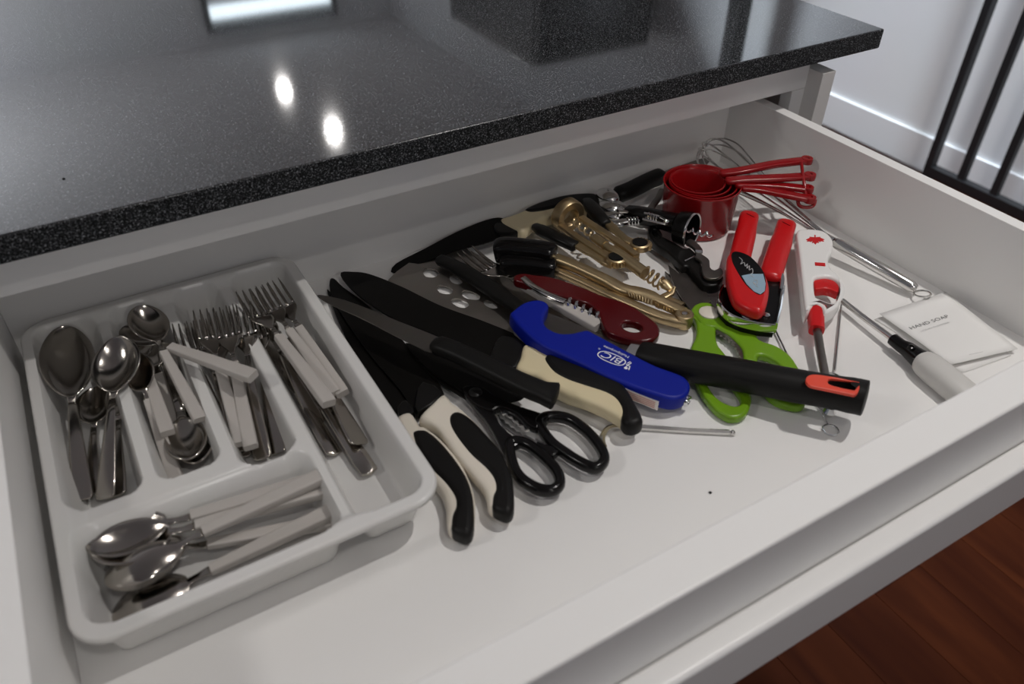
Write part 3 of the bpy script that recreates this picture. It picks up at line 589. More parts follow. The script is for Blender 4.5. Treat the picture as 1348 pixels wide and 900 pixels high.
LO = [(0.3123,0.5311,0.7532),(0.3191,0.5377,0.7530),(0.3348,0.5436,0.7528),(0.3482,0.5423,0.7525),(0.3546,0.5358,0.7520),(0.3538,0.5278,0.7518),(0.3427,0.5176,0.7517),(0.3359,0.5078,0.7515),(0.3353,0.4987,0.7510),(0.3406,0.4886,0.7506),(0.3510,0.4833,0.7500),(0.3606,0.4820,0.7497),(0.3680,0.4803,0.7494),(0.3717,0.4723,0.7490),(0.3827,0.4432,0.7470),(0.3949,0.4126,0.7448),(0.4080,0.3922,0.7425),(0.4106,0.3844,0.7418),(0.4089,0.3766,0.7412),(0.4024,0.3697,0.7410),(0.3929,0.3662,0.7412),(0.3833,0.3683,0.7418),(0.3749,0.3759,0.7427),(0.3590,0.3973,0.7448),(0.3472,0.4180,0.7468),(0.3364,0.4411,0.7486),(0.3238,0.4652,0.7505),(0.3168,0.4792,0.7515),(0.3124,0.5007,0.7522)]
part('body', plate(M(), LO, .0165, bev=.0032, smooth=3, bres=3), blue, t, label='blue plastic body with a hooked trigger guard')
part('under_shell', plate(M(), [(0.3160,0.5348,0.7420),(0.3185,0.5249,0.7420),(0.3220,0.5078,0.7420),(0.3251,0.4920,0.7420),(0.3230,0.4845,0.7420),(0.3180,0.4901,0.7420),(0.3144,0.5094,0.7420),(0.3128,0.5254,0.7420)], .010, bev=.001), clear_grey, t, label='grey ribbed trigger lock')
part('end_cap', M().lathe([(.0052, 0), (.0052, .0022), (.0030, .0026), (.0026, .0016)], (0.4000,0.3684,0.7315), V3((0.4000,0.3684,0.7315)) - V3((0.3962,0.3787,0.7315)), 16), chrome, t, label='chrome end nub')
part('rivet', M().lathe([(.0014, -.0004), (.0012, .0004), (.0004, .0006)], (0.4060,0.3873,0.7416), (0, 0, 1), 10), black_plastic, t)
# side sticker, on the front flank of the body
a0, a1 = V3((0.3546,0.4065,0.7405)), V3((0.3754,0.3773,0.7358)); dn = V3((0, 0, -.0105)); fr = V3((a1 - a0).y * 1, -(a1 - a0).x, 0) if False else V3(((a1 - a0).y, -(a1 - a0).x, 0)).normalized()
q0, q1 = a0 + fr * .0022, a1 + fr * .0022
st_ = M().add([q0, q1, q1 + dn, q0 + dn, q0 - fr * .004, q1 - fr * .004, q1 + dn - fr * .004, q0 + dn - fr * .004], [(0, 1, 2, 3), (0, 4, 5, 1), (1, 5, 6, 2), (2, 6, 7, 3), (3, 7, 4, 0), (4, 7, 6, 5)])
sk = part('sticker', st_, sticker, t, label='white warning sticker with red print')
pr_ = M()
for k in range(4):
    e0 = q0.lerp(q1, .06) + dn * (.14 + .2 * k) + fr * .0002; e1 = q0.lerp(q1, .92) + dn * (.14 + .2 * k) + fr * .0002
    pr_.add([e0, e1, e1 + dn * .12, e0 + dn * .12], [(0, 1, 2, 3)])
part('print', pr_, sticker_red, sk)
# printing, seen upside down
LT = plane_of(LO); nz = V3((LT[0][2], LT[1][2], LT[2][2]))
def onL(p, dz=.0002):
    p = V3(p); c = V3((LT[0][3], LT[1][3], LT[2][3])); cam0 = V3((0, 0, 1.22)); d = p - cam0
    k = (c + nz * dz - cam0).dot(nz) / d.dot(nz); return cam0 + d * k
A0, A1 = onL((0.3698,0.4279,0.7460)), onL((0.3616,0.4464,0.7460)); xd = A1 - A0; yd = onL((0.3551,0.4265,0.7460)) - onL((0.3683,0.4401,0.7460)); yd = -yd
yd = onL((0.3729,0.4464,0.7460)) - onL((0.3607,0.4331,0.7460))
xd_n = xd.normalized(); up_ = xd_n.cross(nz); up_ = up_ if up_.dot(yd) > 0 else -up_
# letters point away from their baseline towards the viewer's lower side (the print is upside down)
dnv = -up_
ring_c = onL((0.3648,0.4364,0.7460))
def lpt(u, v): return ring_c + xd_n * u + dnv * v
def oval(a, b, e=2.6, n=28): return [lpt(a * math.copysign(abs(math.cos(2 * math.pi * i / n)) ** (2 / e), math.cos(2 * math.pi * i / n)) + .16 * b * math.copysign(abs(math.sin(2 * math.pi * i / n)) ** (2 / e), math.sin(2 * math.pi * i / n)), b * math.copysign(abs(math.sin(2 * math.pi * i / n)) ** (2 / e), math.sin(2 * math.pi * i / n))) for i in range(n)]
lg = plate(M(), oval(.0136, .0068), .0003, [oval(.0127, .0060)], bev=0, up=True)
text(lg, 'BIC', lpt(-.0105, -.0042), xd_n, dnv, .0115, .0003, width=.0205, font_shear=.15)
text(lg, 'Multipurpose', lpt(-.0125, -.0122), xd_n, dnv, .0046, .0003, width=.0262)
text(lg, '\u00ae', lpt(.0142, -.0062), xd_n, dnv, .0030, .0003)
# small running figure mark at the left end of the logo
for (u, v, r) in ((-.0168, .0045, .0018),):
    lg.add([lpt(u + r * math.cos(k * math.pi / 5), v + r * math.sin(k * math.pi / 5)) + nz * .0003 for k in range(10)], [tuple(range(10))])
for a, b, c, d in ((-.0178, -.0052, -.0160, .0028), (-.0195, .0005, -.0145, -.0005), (-.0165, -.0058, -.0150, -.0020), (-.0200, .0052, -.0190, .0012)):
    A_, B_ = lpt(a, b), lpt(c, d); sd = (B_ - A_).cross(nz).normalized() * .0005
    lg.add([A_ - sd + nz * .0003, A_ + sd + nz * .0003, B_ + sd + nz * .0003, B_ - sd + nz * .0003], [(0, 1, 2, 3)])
part('logo', lg, print_white, t, label='white printed oval logo and lettering')
# ---------------------------------------------------------------- black scissors and the hex key
t = thing('scissors', 'black handled kitchen scissors with toothed opening, beside the two-tone knives', 'scissors', (0.2646,0.4256,0.7180))
loopA = [(0.2714,0.4118,0.7290),(0.2823,0.4148,0.7290),(0.2958,0.4047,0.7290),(0.3014,0.3846,0.7290),(0.3010,0.3628,0.7290),(0.2956,0.3487,0.7290),(0.2843,0.3449,0.7290),(0.2771,0.3550,0.7290),(0.2717,0.3711,0.7290),(0.2681,0.3891,0.7290)]
part('finger_loop', M().sweep(cr(loopA, 5, True), .0046, .0055, n=12, closed=True, e=2.4), black_gloss, t)
loopB = [(0.2360,0.4022,0.7290),(0.2432,0.4029,0.7290),(0.2500,0.3941,0.7290),(0.2542,0.3752,0.7290),(0.2545,0.3570,0.7290),(0.2492,0.3452,0.7290),(0.2397,0.3429,0.7290),(0.2310,0.3504,0.7290),(0.2255,0.3658,0.7290),(0.2275,0.3828,0.7290)]
part('finger_loop', M().sweep(cr(loopB, 5, True), .0046, .0055, n=12, closed=True, e=2.4), black_gloss, t)
part('shank', plate(M(), [(0.2329,0.4834,0.7330),(0.2486,0.4775,0.7330),(0.2547,0.4583,0.7330),(0.2645,0.4390,0.7330),(0.2794,0.4171,0.7330),(0.2802,0.4102,0.7330),(0.2691,0.4057,0.7330),(0.2633,0.4062,0.7330),(0.2598,0.4139,0.7330),(0.2586,0.4291,0.7330),(0.2503,0.4433,0.7330),(0.2405,0.4439,0.7330),(0.2314,0.4611,0.7330)], .008, bev=.0018, smooth=3), black_gloss, t)
part('shank', plate(M(), [(0.2339,0.4815,0.7315),(0.2359,0.4618,0.7315),(0.2416,0.4460,0.7315),(0.2427,0.4371,0.7315),(0.2408,0.4266,0.7315),(0.2432,0.4098,0.7315),(0.2489,0.3991,0.7315),(0.2402,0.3979,0.7315),(0.2340,0.3974,0.7315),(0.2273,0.3907,0.7315),(0.2270,0.3988,0.7315),(0.2303,0.4186,0.7315),(0.2323,0.4402,0.7315),(0.2315,0.4613,0.7315)], .008, bev=.0018, smooth=3), black_gloss, t)
part('stop_lug', plate(M(), [(0.2575,0.3935,0.7320),(0.2612,0.3865,0.7320),(0.2696,0.3790,0.7320),(0.2675,0.3735,0.7320),(0.2597,0.3714,0.7320),(0.2551,0.3767,0.7320),(0.2538,0.3875,0.7320)], .007, bev=.0015), black_gloss, t)
part('tooth_plate', plate(M(), [(0.2498,0.4453,0.7298),(0.2569,0.4403,0.7298),(0.2621,0.4279,0.7298),(0.2628,0.4153,0.7298),(0.2601,0.4095,0.7298),(0.2562,0.4112,0.7298),(0.2575,0.4161,0.7298),(0.2550,0.4187,0.7298),(0.2560,0.4233,0.7298),(0.2538,0.4257,0.7298),(0.2545,0.4305,0.7298),(0.2520,0.4325,0.7298),(0.2522,0.4365,0.7298),(0.2492,0.4377,0.7298)], .0025, bev=.0003), bright_steel, t, label='toothed steel jaw in the handle')
part('tooth_plate', plate(M(), [(0.2453,0.4424,0.7282),(0.2469,0.4391,0.7282),(0.2459,0.4356,0.7282),(0.2477,0.4322,0.7282),(0.2469,0.4280,0.7282),(0.2486,0.4253,0.7282),(0.2482,0.4210,0.7282),(0.2501,0.4188,0.7282),(0.2500,0.4143,0.7282),(0.2521,0.4125,0.7282),(0.2521,0.4084,0.7282),(0.2551,0.4066,0.7282),(0.2580,0.3974,0.7282),(0.2603,0.3912,0.7282),(0.2561,0.3942,0.7282),(0.2513,0.4030,0.7282),(0.2457,0.4140,0.7282),(0.2428,0.4264,0.7282)], .0025, bev=.0003), bright_steel, t, label='toothed steel jaw in the handle')
part('blade', plate(M(), [(0.2162,0.5529,0.7285),(0.2253,0.5347,0.7285),(0.2376,0.5050,0.7285),(0.2521,0.4725,0.7285),(0.2600,0.4516,0.7285),(0.2396,0.4498,0.7285),(0.2291,0.4764,0.7285),(0.2185,0.5110,0.7285)], .002, bev=.0004, smooth=2), black_coat, t)
part('blade', plate(M(), [(0.2160,0.5696,0.7310),(0.2299,0.5508,0.7310),(0.2503,0.5169,0.7310),(0.2704,0.4767,0.7310),(0.2816,0.4477,0.7310),(0.2595,0.4466,0.7310),(0.2421,0.4543,0.7310),(0.2287,0.4875,0.7310),(0.2175,0.5282,0.7310)], .002, bev=.0004, smooth=2), black_coat, t)
part('rivet', M().lathe([(.0062, -.003), (.0062, .0012), (.0050, .0022), (.001, .0026)], (0.2402,0.4708,0.7325), (0, 0, 1), 20), black_plastic, t)
solo('hex_key', M().sweep(cr([(0.3086,0.3651,0.7210),(0.3121,0.3734,0.7210),(0.3194,0.3803,0.7215),(0.3266,0.3825,0.7220),(0.3348,0.3800,0.7215),(0.3491,0.3712,0.7210),(0.3815,0.3482,0.7210),(0.4144,0.3260,0.7210)], 4), .0026, n=6, dome=.0006).lathe([(.0020, 0), (.0014, .0014), (.0026, .0026), (.0027, .0042), (.0016, .0056), (.0004, .006)], (0.4138,0.3264,0.7210), V3((0.4195,0.3220,0.7210)) - V3((0.4090,0.3299,0.7210)), 12), bright_steel, 'bent steel hex key lying alone on the drawer floor beside the scissors loop', 'hex key', (0.3728,0.3578,0.7180))
# ---------------------------------------------------------------- gold winged corkscrew
t = thing('winged_corkscrew', 'gold winged corkscrew with black lever ends and a ring shaped bell, near the back wall', 'corkscrew', (0.5090,0.6551,0.7180))
ax0, ax1 = V3((0.4717,0.6727,0.7480)), V3((0.4839,0.5452,0.7440)); ad = (ax1 - ax0).normalized()
part('bell', M().lathe([(.0185, -.007), (.0205, -.005), (.0205, .005), (.0190, .0075), (.0110, .0075), (.0100, .006), (.0100, -.006), (.0115, -.007)], ax0, ad, 32, closed=True), gold, t, label='gold ring that sits on the bottle')
part('frame_rail', M().sweep([(0.4554,0.6619,0.7440),(0.4573,0.6300,0.7440),(0.4636,0.5757,0.7440),(0.4643,0.5598,0.7440)], .0042, .0030, n=12, e=5), gold, t)
part('frame_rail', M().sweep([(0.4817,0.6589,0.7480),(0.4852,0.6255,0.7480),(0.4884,0.5791,0.7480),(0.4885,0.5614,0.7480)], .0042, .0030, n=12, e=5), gold, t)
part('yoke', M().sweep([(0.4785,0.5920,0.7440),(0.4788,0.5670,0.7440),(0.4786,0.5585,0.7440)], [.0150, .0165, .0120], [.0036, .004, .004], n=20, e=4), gold, t)
part('shaft', M().sweep([(0.4705,0.6150,0.7480),(0.4716,0.5960,0.7480)], .0055, n=16).sweep([(0.4716,0.5960,0.7480),(0.4727,0.5774,0.7480)], .0046, n=16).sweep([(0.4727,0.5774,0.7480),(0.4775,0.5321,0.7460)], .0068, n=18), gold, t, label='gold toothed shaft of the screw')
part('worm', M().helix((0.4708,0.6632,0.7480), (0.4711,0.6128,0.7480), .0036, .0015, 4.5), gold, t, label='twisted worm inside the frame')
part('spring', M().helix((0.4810,0.5402,0.7440), (0.4873,0.5137,0.7400), .0068, .0013, 4, 16), gold, t, label='open coil below the shaft')
part('turning_key', M().sweep([(0.4889,0.5209,0.7400),(0.4921,0.5142,0.7380),(0.4935,0.5055,0.7360)], [.0035, .0065, .0040], [.0035, .0055, .0030], n=14).sweep([(0.4989,0.5104,0.7340),(0.4925,0.5046,0.7320),(0.4816,0.5046,0.7300)], .0042, .0022, n=12, e=4).sweep([(0.4844,0.5077,0.7280),(0.4891,0.4972,0.7280),(0.4936,0.4853,0.7280)], .0045, .0022, n=12, e=4), gold, t, label='flat gold turning key at the tip')
def teeth(c, a0, a1):
    m = M(); C = V3(c)
    for k in range(9):
        a = math.radians(lerp(a0, a1, k / 8)); d = V3((math.cos(a), math.sin(a), 0)); m.sweep([C + d * .0100, C + d * .0138], .0011, .0026, n=8, e=5)
    return m
GP = [(0.4656,0.5676,0.7470), (0.5057,0.5783,0.7470)]
for c, a0, a1 in ((GP[0], -150, -20), (GP[1], -60, 60)):
    part('gear', M().lathe([(.0112, -.0030), (.0112, .0034), (.0092, .0044), (.0088, .0030), (.0005, .0030)], c, (0, 0, 1), 24), gold, t)
    part('pivot_cap', M().lathe([(.0086, .001), (.0082, .0050), (.0005, .0056)], c, (0, 0, 1), 20), black_plastic, t, label='black pivot cap')
    part('gear_teeth', teeth(c, a0, a1), gold, t)
part('lever', M().sweep(cr([(0.4621,0.5663,0.7420),(0.4571,0.5777,0.7420),(0.4551,0.5965,0.7420),(0.4521,0.6145,0.7420),(0.4486,0.6293,0.7420)], 4), [.0055] * 5 + [.0045] * 4 + [.0062] * 8, .0028, n=14, e=4), gold, t)
part('lever', M().sweep(cr([(0.5056,0.5875,0.7450),(0.5020,0.5970,0.7450),(0.5030,0.6172,0.7450),(0.5042,0.6321,0.7450),(0.5058,0.6450,0.7450)], 4), [.0055] * 5 + [.0045] * 4 + [.0058] * 8, .0028, n=14, e=4), gold, t)
part('lever_grip', M().sweep([(0.4470,0.6192,0.7420),(0.4395,0.6421,0.7420),(0.4319,0.6675,0.7420),(0.4302,0.6782,0.7420)], [.0075, .0080, .0078, .0050], [.0050, .0056, .0056, .004], n=16, e=3, dome=.002), black_plastic, t, label='black lever grip')
part('lever_grip', M().sweep([(0.5013,0.6357,0.7460),(0.5036,0.6544,0.7470),(0.5071,0.6752,0.7480),(0.5107,0.6901,0.7480)], [.0065, .0085, .0085, .0060], [.0050, .0056, .0056, .004], n=16, e=3, dome=.002), black_plastic, t, label='black lever grip')
part('lever_edge', M().sweep([(0.4480,0.6232,0.7365),(0.4399,0.6502,0.7365),(0.4314,0.6782,0.7365),(0.4337,0.6888,0.7365)], .0012, n=8), gold, t)
# ---------------------------------------------------------------- nutcracker
t = thing('nutcracker', 'gold nutcracker with ridged jaws and ribbed black grips, between corkscrew and dark red bottle opener', 'nutcracker', (0.4491,0.5703,0.7180))
part('arm', M().sweep(cr([(0.4177,0.6126,0.7380),(0.4288,0.5872,0.7380),(0.4424,0.5493,0.7370),(0.4495,0.5291,0.7360),(0.4640,0.5114,0.7350),(0.4746,0.4868,0.7340),(0.4798,0.4688,0.7340)], 4), [.0068] * 9 + [.0075] * 5 + [.0085] * 4 + [.0062] * 7, [.0062] * 9 + [.0058] * 16, n=16, e=2.6), gold, t)
part('arm', M().sweep(cr([(0.4122,0.6036,0.7300),(0.4257,0.5672,0.7300),(0.4348,0.5377,0.7300),(0.4450,0.5116,0.7300),(0.4550,0.4862,0.7300),(0.4654,0.4685,0.7300),(0.4758,0.4596,0.7300)], 4), [.0050] * 9 + [.0060] * 12 + [.0065] * 4, [.0045] * 9 + [.0055] * 16, n=16, e=2.8), gold, t)
rg = M()
for k in range(9):
    f = k / 8; a = V3((0.4473,0.5215,0.7405)).lerp(V3((0.4601,0.4971,0.7405)), f); b = V3((0.4473,0.5170,0.7365)).lerp(V3((0.4574,0.4943,0.7365)), f)
    rg.sweep([a, a.lerp(b, .5) + V3((0, 0, .001)), b], .0011, n=6)
part('jaw_ridges', rg, gold, t, label='ridged jaw, wider')
rg = M()
for k in range(8):
    f = k / 7; a = V3((0.4616,0.4925,0.7390)).lerp(V3((0.4702,0.4726,0.7390)), f); b = V3((0.4621,0.4910,0.7340)).lerp(V3((0.4716,0.4721,0.7340)), f)
    rg.sweep([a, a.lerp(b, .5) + V3((0, 0, .001)), b], .0010, n=6)
part('jaw_ridges', rg, gold, t, label='ridged jaw, narrower')
part('hinge_plate', M().lathe([(.0088, -.012), (.0092, -.010), (.0092, .002), (.0080, .003), (.0045, .003), (.0040, .0015), (.0005, .0015)], (0.4760,0.4635,0.7360), (0, 0, 1), 24), gold, t)
part('rivet', M().lathe([(.0034, 0), (.0030, .0022), (.0005, .0028)], (0.4752,0.4630,0.7376), (0, 0, 1), 16), bright_steel, t)
for a, b in (([(0.3654,0.6550,0.7420),(0.3756,0.6474,0.7440),(0.3901,0.6355,0.7440),(0.4060,0.6228,0.7430),(0.4138,0.6131,0.7420)], .0125), ([(0.3636,0.6401,0.7320),(0.3739,0.6342,0.7330),(0.3876,0.6229,0.7330),(0.4013,0.6115,0.7320),(0.4107,0.6044,0.7310)], .0120)):
    g = part('grip', M().sweep(cr(a, 4), [b * .9, b * .96] + [b] * 13 + [b * .96, b * .9], n=22, e=4, dome=.002), black_gloss, t, label='ribbed black grip')
    rb = M()
    P0, P1 = V3(a[0]), V3(a[-1]); dd = (P1 - P0).normalized(); sd = dd.cross(V3((0, 0, 1))).normalized()
    for q in (-.75, -.35, .05, .45, .85):
        ang = q * 1.2; n_ = sd * math.sin(ang) + V3((0, 0, 1)) * math.cos(ang)
        rb.sweep([V3(p) + n_ * b * .97 for p in cr(a, 2)[1:-1]], .0012, n=6)
    part('rib', rb, black_gloss, g)
# ---------------------------------------------------------------- dark red waiter's corkscrew
t = thing('waiter_corkscrew', 'dark red folding waiter corkscrew with its worm showing, above the blue lighter', 'corkscrew', (0.4255,0.5511,0.7180))
OUT = [(0.3541,0.5962,0.7480),(0.3647,0.5948,0.7480),(0.3739,0.5859,0.7480),(0.3836,0.5779,0.7480),(0.3925,0.5655,0.7480),(0.4000,0.5513,0.7480),(0.4070,0.5368,0.7480),(0.4124,0.5234,0.7480),(0.4190,0.5121,0.7480),(0.4255,0.5007,0.7480),(0.4301,0.4872,0.7480),(0.4322,0.4708,0.7480),(0.4328,0.4569,0.7480),(0.4296,0.4474,0.7480),(0.4230,0.4406,0.7480),(0.4141,0.4383,0.7480),(0.4050,0.4409,0.7480),(0.3966,0.4483,0.7480),(0.3886,0.4589,0.7480),(0.3840,0.4691,0.7480),(0.3859,0.4802,0.7480),(0.3909,0.4929,0.7480),(0.3944,0.5037,0.7480),(0.3943,0.5153,0.7480),(0.3880,0.5272,0.7480),(0.3790,0.5384,0.7480),(0.3706,0.5508,0.7480),(0.3618,0.5662,0.7480),(0.3559,0.5801,0.7480),(0.3506,0.5885,0.7480)]
part('scale', plate(M(), OUT, .0100, [ell((0.4090,0.4641,0.7480), (0.4144,0.4555,0.7480), (0.4159,0.4684,0.7480))], bev=.0022, smooth=3, bres=3), maroon, t, label='glossy dark red scale')
part('liner', plate(M(), [(0.3580,0.5973,0.7380),(0.3677,0.5721,0.7380),(0.3810,0.5471,0.7380),(0.3943,0.5293,0.7380),(0.3967,0.5146,0.7380),(0.3913,0.4951,0.7380),(0.3877,0.4785,0.7380),(0.3944,0.4654,0.7380),(0.4075,0.4504,0.7380),(0.4205,0.4459,0.7380),(0.4319,0.4499,0.7380),(0.4176,0.4582,0.7380),(0.4025,0.4792,0.7380),(0.4005,0.4994,0.7380),(0.4033,0.5241,0.7380),(0.3873,0.5504,0.7380),(0.3726,0.5799,0.7380)], .004, bev=.0005, smooth=2), bright_steel, t, label='steel liner under the red scale')
part('lever', M().sweep(cr([(0.3597,0.5865,0.7480),(0.3607,0.5684,0.7480),(0.3664,0.5481,0.7480),(0.3755,0.5308,0.7470)], 4), .0036, .0020, n=12, e=3).sweep(cr([(0.3598,0.5850,0.7430),(0.3616,0.5666,0.7430),(0.3667,0.5482,0.7430),(0.3752,0.5328,0.7420)], 4), .0012, .0012, n=8), bright_steel, t, label='curved steel lever')
part('worm', M().helix((0.3786,0.5353,0.7440), (0.3941,0.4957,0.7420), .0046, .0019, 5, 16, 8), chrome, t, label='steel worm folded along the body')
part('knife_blade', plate(M(), [(0.3926,0.5128,0.7380),(0.3951,0.4939,0.7380),(0.3892,0.4805,0.7380),(0.3855,0.4881,0.7380),(0.3846,0.5000,0.7380)], .0016, bev=.0003), bright_steel, t)
# ---------------------------------------------------------------- steel measuring spoons behind the gold corkscrew
t0_ = [("784,258,.034 797,262,.034", 13.5, 'uppermost of the nested steel measuring spoons behind the gold corkscrew'), ("788,270,.026 800,272,.026", 13, 'second of the nested steel measuring spoons behind the gold corkscrew'),
       ("792,279,.018 803,280,.018", 12, 'third of the nested steel measuring spoons behind the gold corkscrew'), ("797,288,.010 808,288,.010", 11, 'lowest of the nested steel measuring spoons behind the gold corkscrew')]
def measuring_spoon(c, e, lab, flip):
    C = V3(c); E = V3(e); d = E - C; d.z = 0; d.normalize(); s_ = d.cross(V3((0, 0, 1)))
    r = thing('measuring_spoon', lab, 'measuring spoon', C, 'steel measuring spoons'); m = M(); R = []
    for k in range(8):
        a = math.radians(90 * k / 7 if k else 2); R.append([C + d * (.0165 * math.sin(a) * math.cos(q)) + s_ * (.0120 * math.sin(a) * math.sin(q)) + V3((0, 0, (.0075 * math.cos(a)) * flip)) for q in [2 * math.pi * j / 24 for j in range(24)]])
    m.rings(R, caps=False)
    solid(part('bowl', m, bright_steel, r, ang=70), .0009)
    part('handle', M().sweep(cr([C + d * .0155, C + d * .03 + V3((0, 0, .0005)), C + d * .048 + V3((0, 0, -.001))], 4), .0036, .0006, n=10, e=5), bright_steel, r)
    return r
measuring_spoon((0.5443,0.6924,0.7440), (0.5484,0.6514,0.7440), t0_[0][2], 1)
measuring_spoon((0.5369,0.6765,0.7380), (0.5508,0.6537,0.7380), t0_[1][2], 1)
measuring_spoon((0.5351,0.6684,0.7320), (0.5521,0.6483,0.7320), t0_[2][2], 1)
measuring_spoon((0.5360,0.6610,0.7260), (0.5533,0.6428,0.7260), t0_[3][2], 1)
# black handle against the back wall
t = thing('carving_knife', 'black handled knife lying along the back wall left of the red measuring cups', 'knife', (0.6318,0.7331,0.7180))
part('handle', M().sweep(cr([(0.5599,0.6942,0.7400),(0.5818,0.6954,0.7410),(0.6095,0.7005,0.7420),(0.6368,0.7042,0.7430)], 4), [.0085] + [.0110] * 11 + [.0095], [.007] + [.0090] * 12, n=16, e=3, dome=.003), black_rubber, t)
part('blade', plate(M(), [(0.6431,0.7146,0.7400),(0.6876,0.7192,0.7400),(0.7215,0.7205,0.7400),(0.7304,0.7154,0.7400),(0.7140,0.7042,0.7400),(0.6722,0.6931,0.7400),(0.6307,0.6928,0.7400)], .0018, bev=.0003, smooth=2), brushed, t)
part('edge_trim', M().sweep([(0.5729,0.6945,0.7310),(0.6084,0.6972,0.7320),(0.6372,0.6995,0.7320)], .0012, n=8), bright_steel, t, label='steel strip along the handle')
# ---------------------------------------------------------------- chrome corkscrew with bell, black waiter's corkscrew
t = thing('bell_corkscrew', 'black and chrome corkscrew with a round open bell, in front of the red measuring cups', 'corkscrew', (0.5951,0.6471,0.7180))
b0, b1 = V3((0.5677,0.6018,0.7480)), V3((0.5754,0.5720,0.7490)); bd = (b1 - b0).normalized(); bd = (bd + V3((.25, -.30, .10))).normalized()
part('bell', M().lathe([(.0120, -.020), (.0190, -.016), (.0205, -.004), (.0205, .0), (.0186, .0006), (.0180, -.003), (.0165, -.014), (.004, -.0175)], b1, bd, 32), black_gloss, t)
part('bell_rim', M().torus(b1, bd, .0196, .0013, 36, 8), bright_steel, t, label='pale steel rim of the bell')
part('worm', M().helix(b1 - bd * .014, b1 + bd * .026, lambda q: .0029 * (1 - max(0, q - .8) * 4.5), .0014, 4.5, 14, 7), chrome, t, label='steel worm sticking out of the bell')
part('body', M().sweep([(0.5431,0.6501,0.7420),(0.5486,0.6368,0.7440),(0.5610,0.6155,0.7460),(0.5705,0.5942,0.7480)], [.0085, .0105, .0100, .0110], [.0085, .0100, .0100, .0110], n=18, e=3, dome=.003), black_gloss, t)
part('guide_rod', M().sweep([(0.5429,0.6201,0.7570),(0.5523,0.6067,0.7570),(0.5549,0.5933,0.7570)], .0012, n=8).sweep([(0.5340,0.6112,0.7560),(0.5419,0.5989,0.7560),(0.5493,0.5888,0.7560)], .0012, n=8), chrome, t)
part('rod_knob', M().lathe([(.0005, -.0035), (.0030, -.002), (.0034, 0), (.0026, .0025), (.0005, .0032)], (0.5508,0.5898,0.7580), (1, -.4, 0), 14), chrome, t)
part('gear_teeth', M().helix((0.5463,0.6181,0.7540), (0.5516,0.6051,0.7540), .0032, .0014, 4, 10, 6).helix((0.5281,0.6303,0.7440), (0.5426,0.6260,0.7440), .0040, .0014, 4, 10, 6), chrome, t, label='chrome gear teeth')
part('wing_lever', M().sweep([(0.5279,0.6304,0.7460),(0.5162,0.6351,0.7450),(0.5103,0.6404,0.7440)], .0034, .0014, n=10, e=4).sweep([(0.5400,0.6439,0.7480),(0.5333,0.6498,0.7470),(0.5364,0.6584,0.7460)], .0034, .0014, n=10, e=4), chrome, t)
part('wing_lever', M().sweep([(0.5677,0.6384,0.7460),(0.5907,0.6530,0.7460),(0.6102,0.6684,0.7460)], .0040, .0020, n=10, e=4), brushed, t)
t = thing('waiter_corkscrew', 'black folding waiter corkscrew with a grey steel lever, between gold corkscrew and can opener', 'corkscrew', (0.5715,0.5617,0.7180))
OB = [(0.5506,0.6177,0.7370),(0.5551,0.6178,0.7370),(0.5575,0.6111,0.7370),(0.5523,0.5971,0.7370),(0.5538,0.5860,0.7370),(0.5563,0.5745,0.7370),(0.5573,0.5615,0.7370),(0.5633,0.5581,0.7370),(0.5623,0.5465,0.7370),(0.5566,0.5330,0.7370),(0.5488,0.5190,0.7370),(0.5444,0.5057,0.7370),(0.5472,0.4974,0.7370),(0.5577,0.4980,0.7370),(0.5546,0.4932,0.7370),(0.5454,0.4875,0.7370),(0.5373,0.4878,0.7370),(0.5304,0.4929,0.7370),(0.5304,0.5026,0.7370),(0.5340,0.5184,0.7370),(0.5370,0.5303,0.7370),(0.5331,0.5325,0.7370),(0.5335,0.5416,0.7370),(0.5352,0.5524,0.7370),(0.5367,0.5685,0.7370),(0.5354,0.5815,0.7370),(0.5376,0.5953,0.7370),(0.5428,0.6077,0.7370)]
part('body', plate(M(), OB, .0120, [[(0.5519,0.6117,0.7370),(0.5553,0.6084,0.7370),(0.5513,0.5977,0.7370),(0.5460,0.5930,0.7370),(0.5448,0.5989,0.7370),(0.5471,0.6066,0.7370)]], bev=.0025, smooth=3, bres=3), black_plastic, t)
part('side_liner', plate(M(), [(0.5541,0.6234,0.7330),(0.5567,0.6219,0.7330),(0.5472,0.6050,0.7330),(0.5436,0.5892,0.7330),(0.5437,0.5619,0.7330),(0.5366,0.5516,0.7330),(0.5371,0.5681,0.7330),(0.5368,0.5880,0.7330),(0.5431,0.6073,0.7330)], .006, bev=.0006, smooth=2), brushed, t, label='grey metal side liner')
part('lever', plate(M(), [(0.5613,0.5640,0.7425),(0.5696,0.5667,0.7425),(0.5713,0.5582,0.7425),(0.5673,0.5433,0.7425),(0.5603,0.5377,0.7425),(0.5602,0.5283,0.7425),(0.5585,0.5211,0.7425),(0.5502,0.5110,0.7425),(0.5504,0.5041,0.7425),(0.5590,0.5048,0.7425),(0.5571,0.4980,0.7425),(0.5509,0.4926,0.7425),(0.5403,0.4910,0.7425),(0.5341,0.4968,0.7425),(0.5348,0.5041,0.7425),(0.5409,0.5140,0.7425),(0.5482,0.5212,0.7425),(0.5507,0.5291,0.7425),(0.5495,0.5345,0.7425),(0.5580,0.5427,0.7425),(0.5612,0.5542,0.7425)], .0040, bev=.0008, smooth=2), brushed, t, label='grey steel bottle lever')
part('hinge', M().sweep([(0.5555,0.5418,0.7438),(0.5616,0.5370,0.7438)], .0022, n=10), chrome, t)
part('hinge', M().sweep([(0.5385,0.5384,0.7385),(0.5538,0.5403,0.7385)], .0012, n=10), chrome, t)
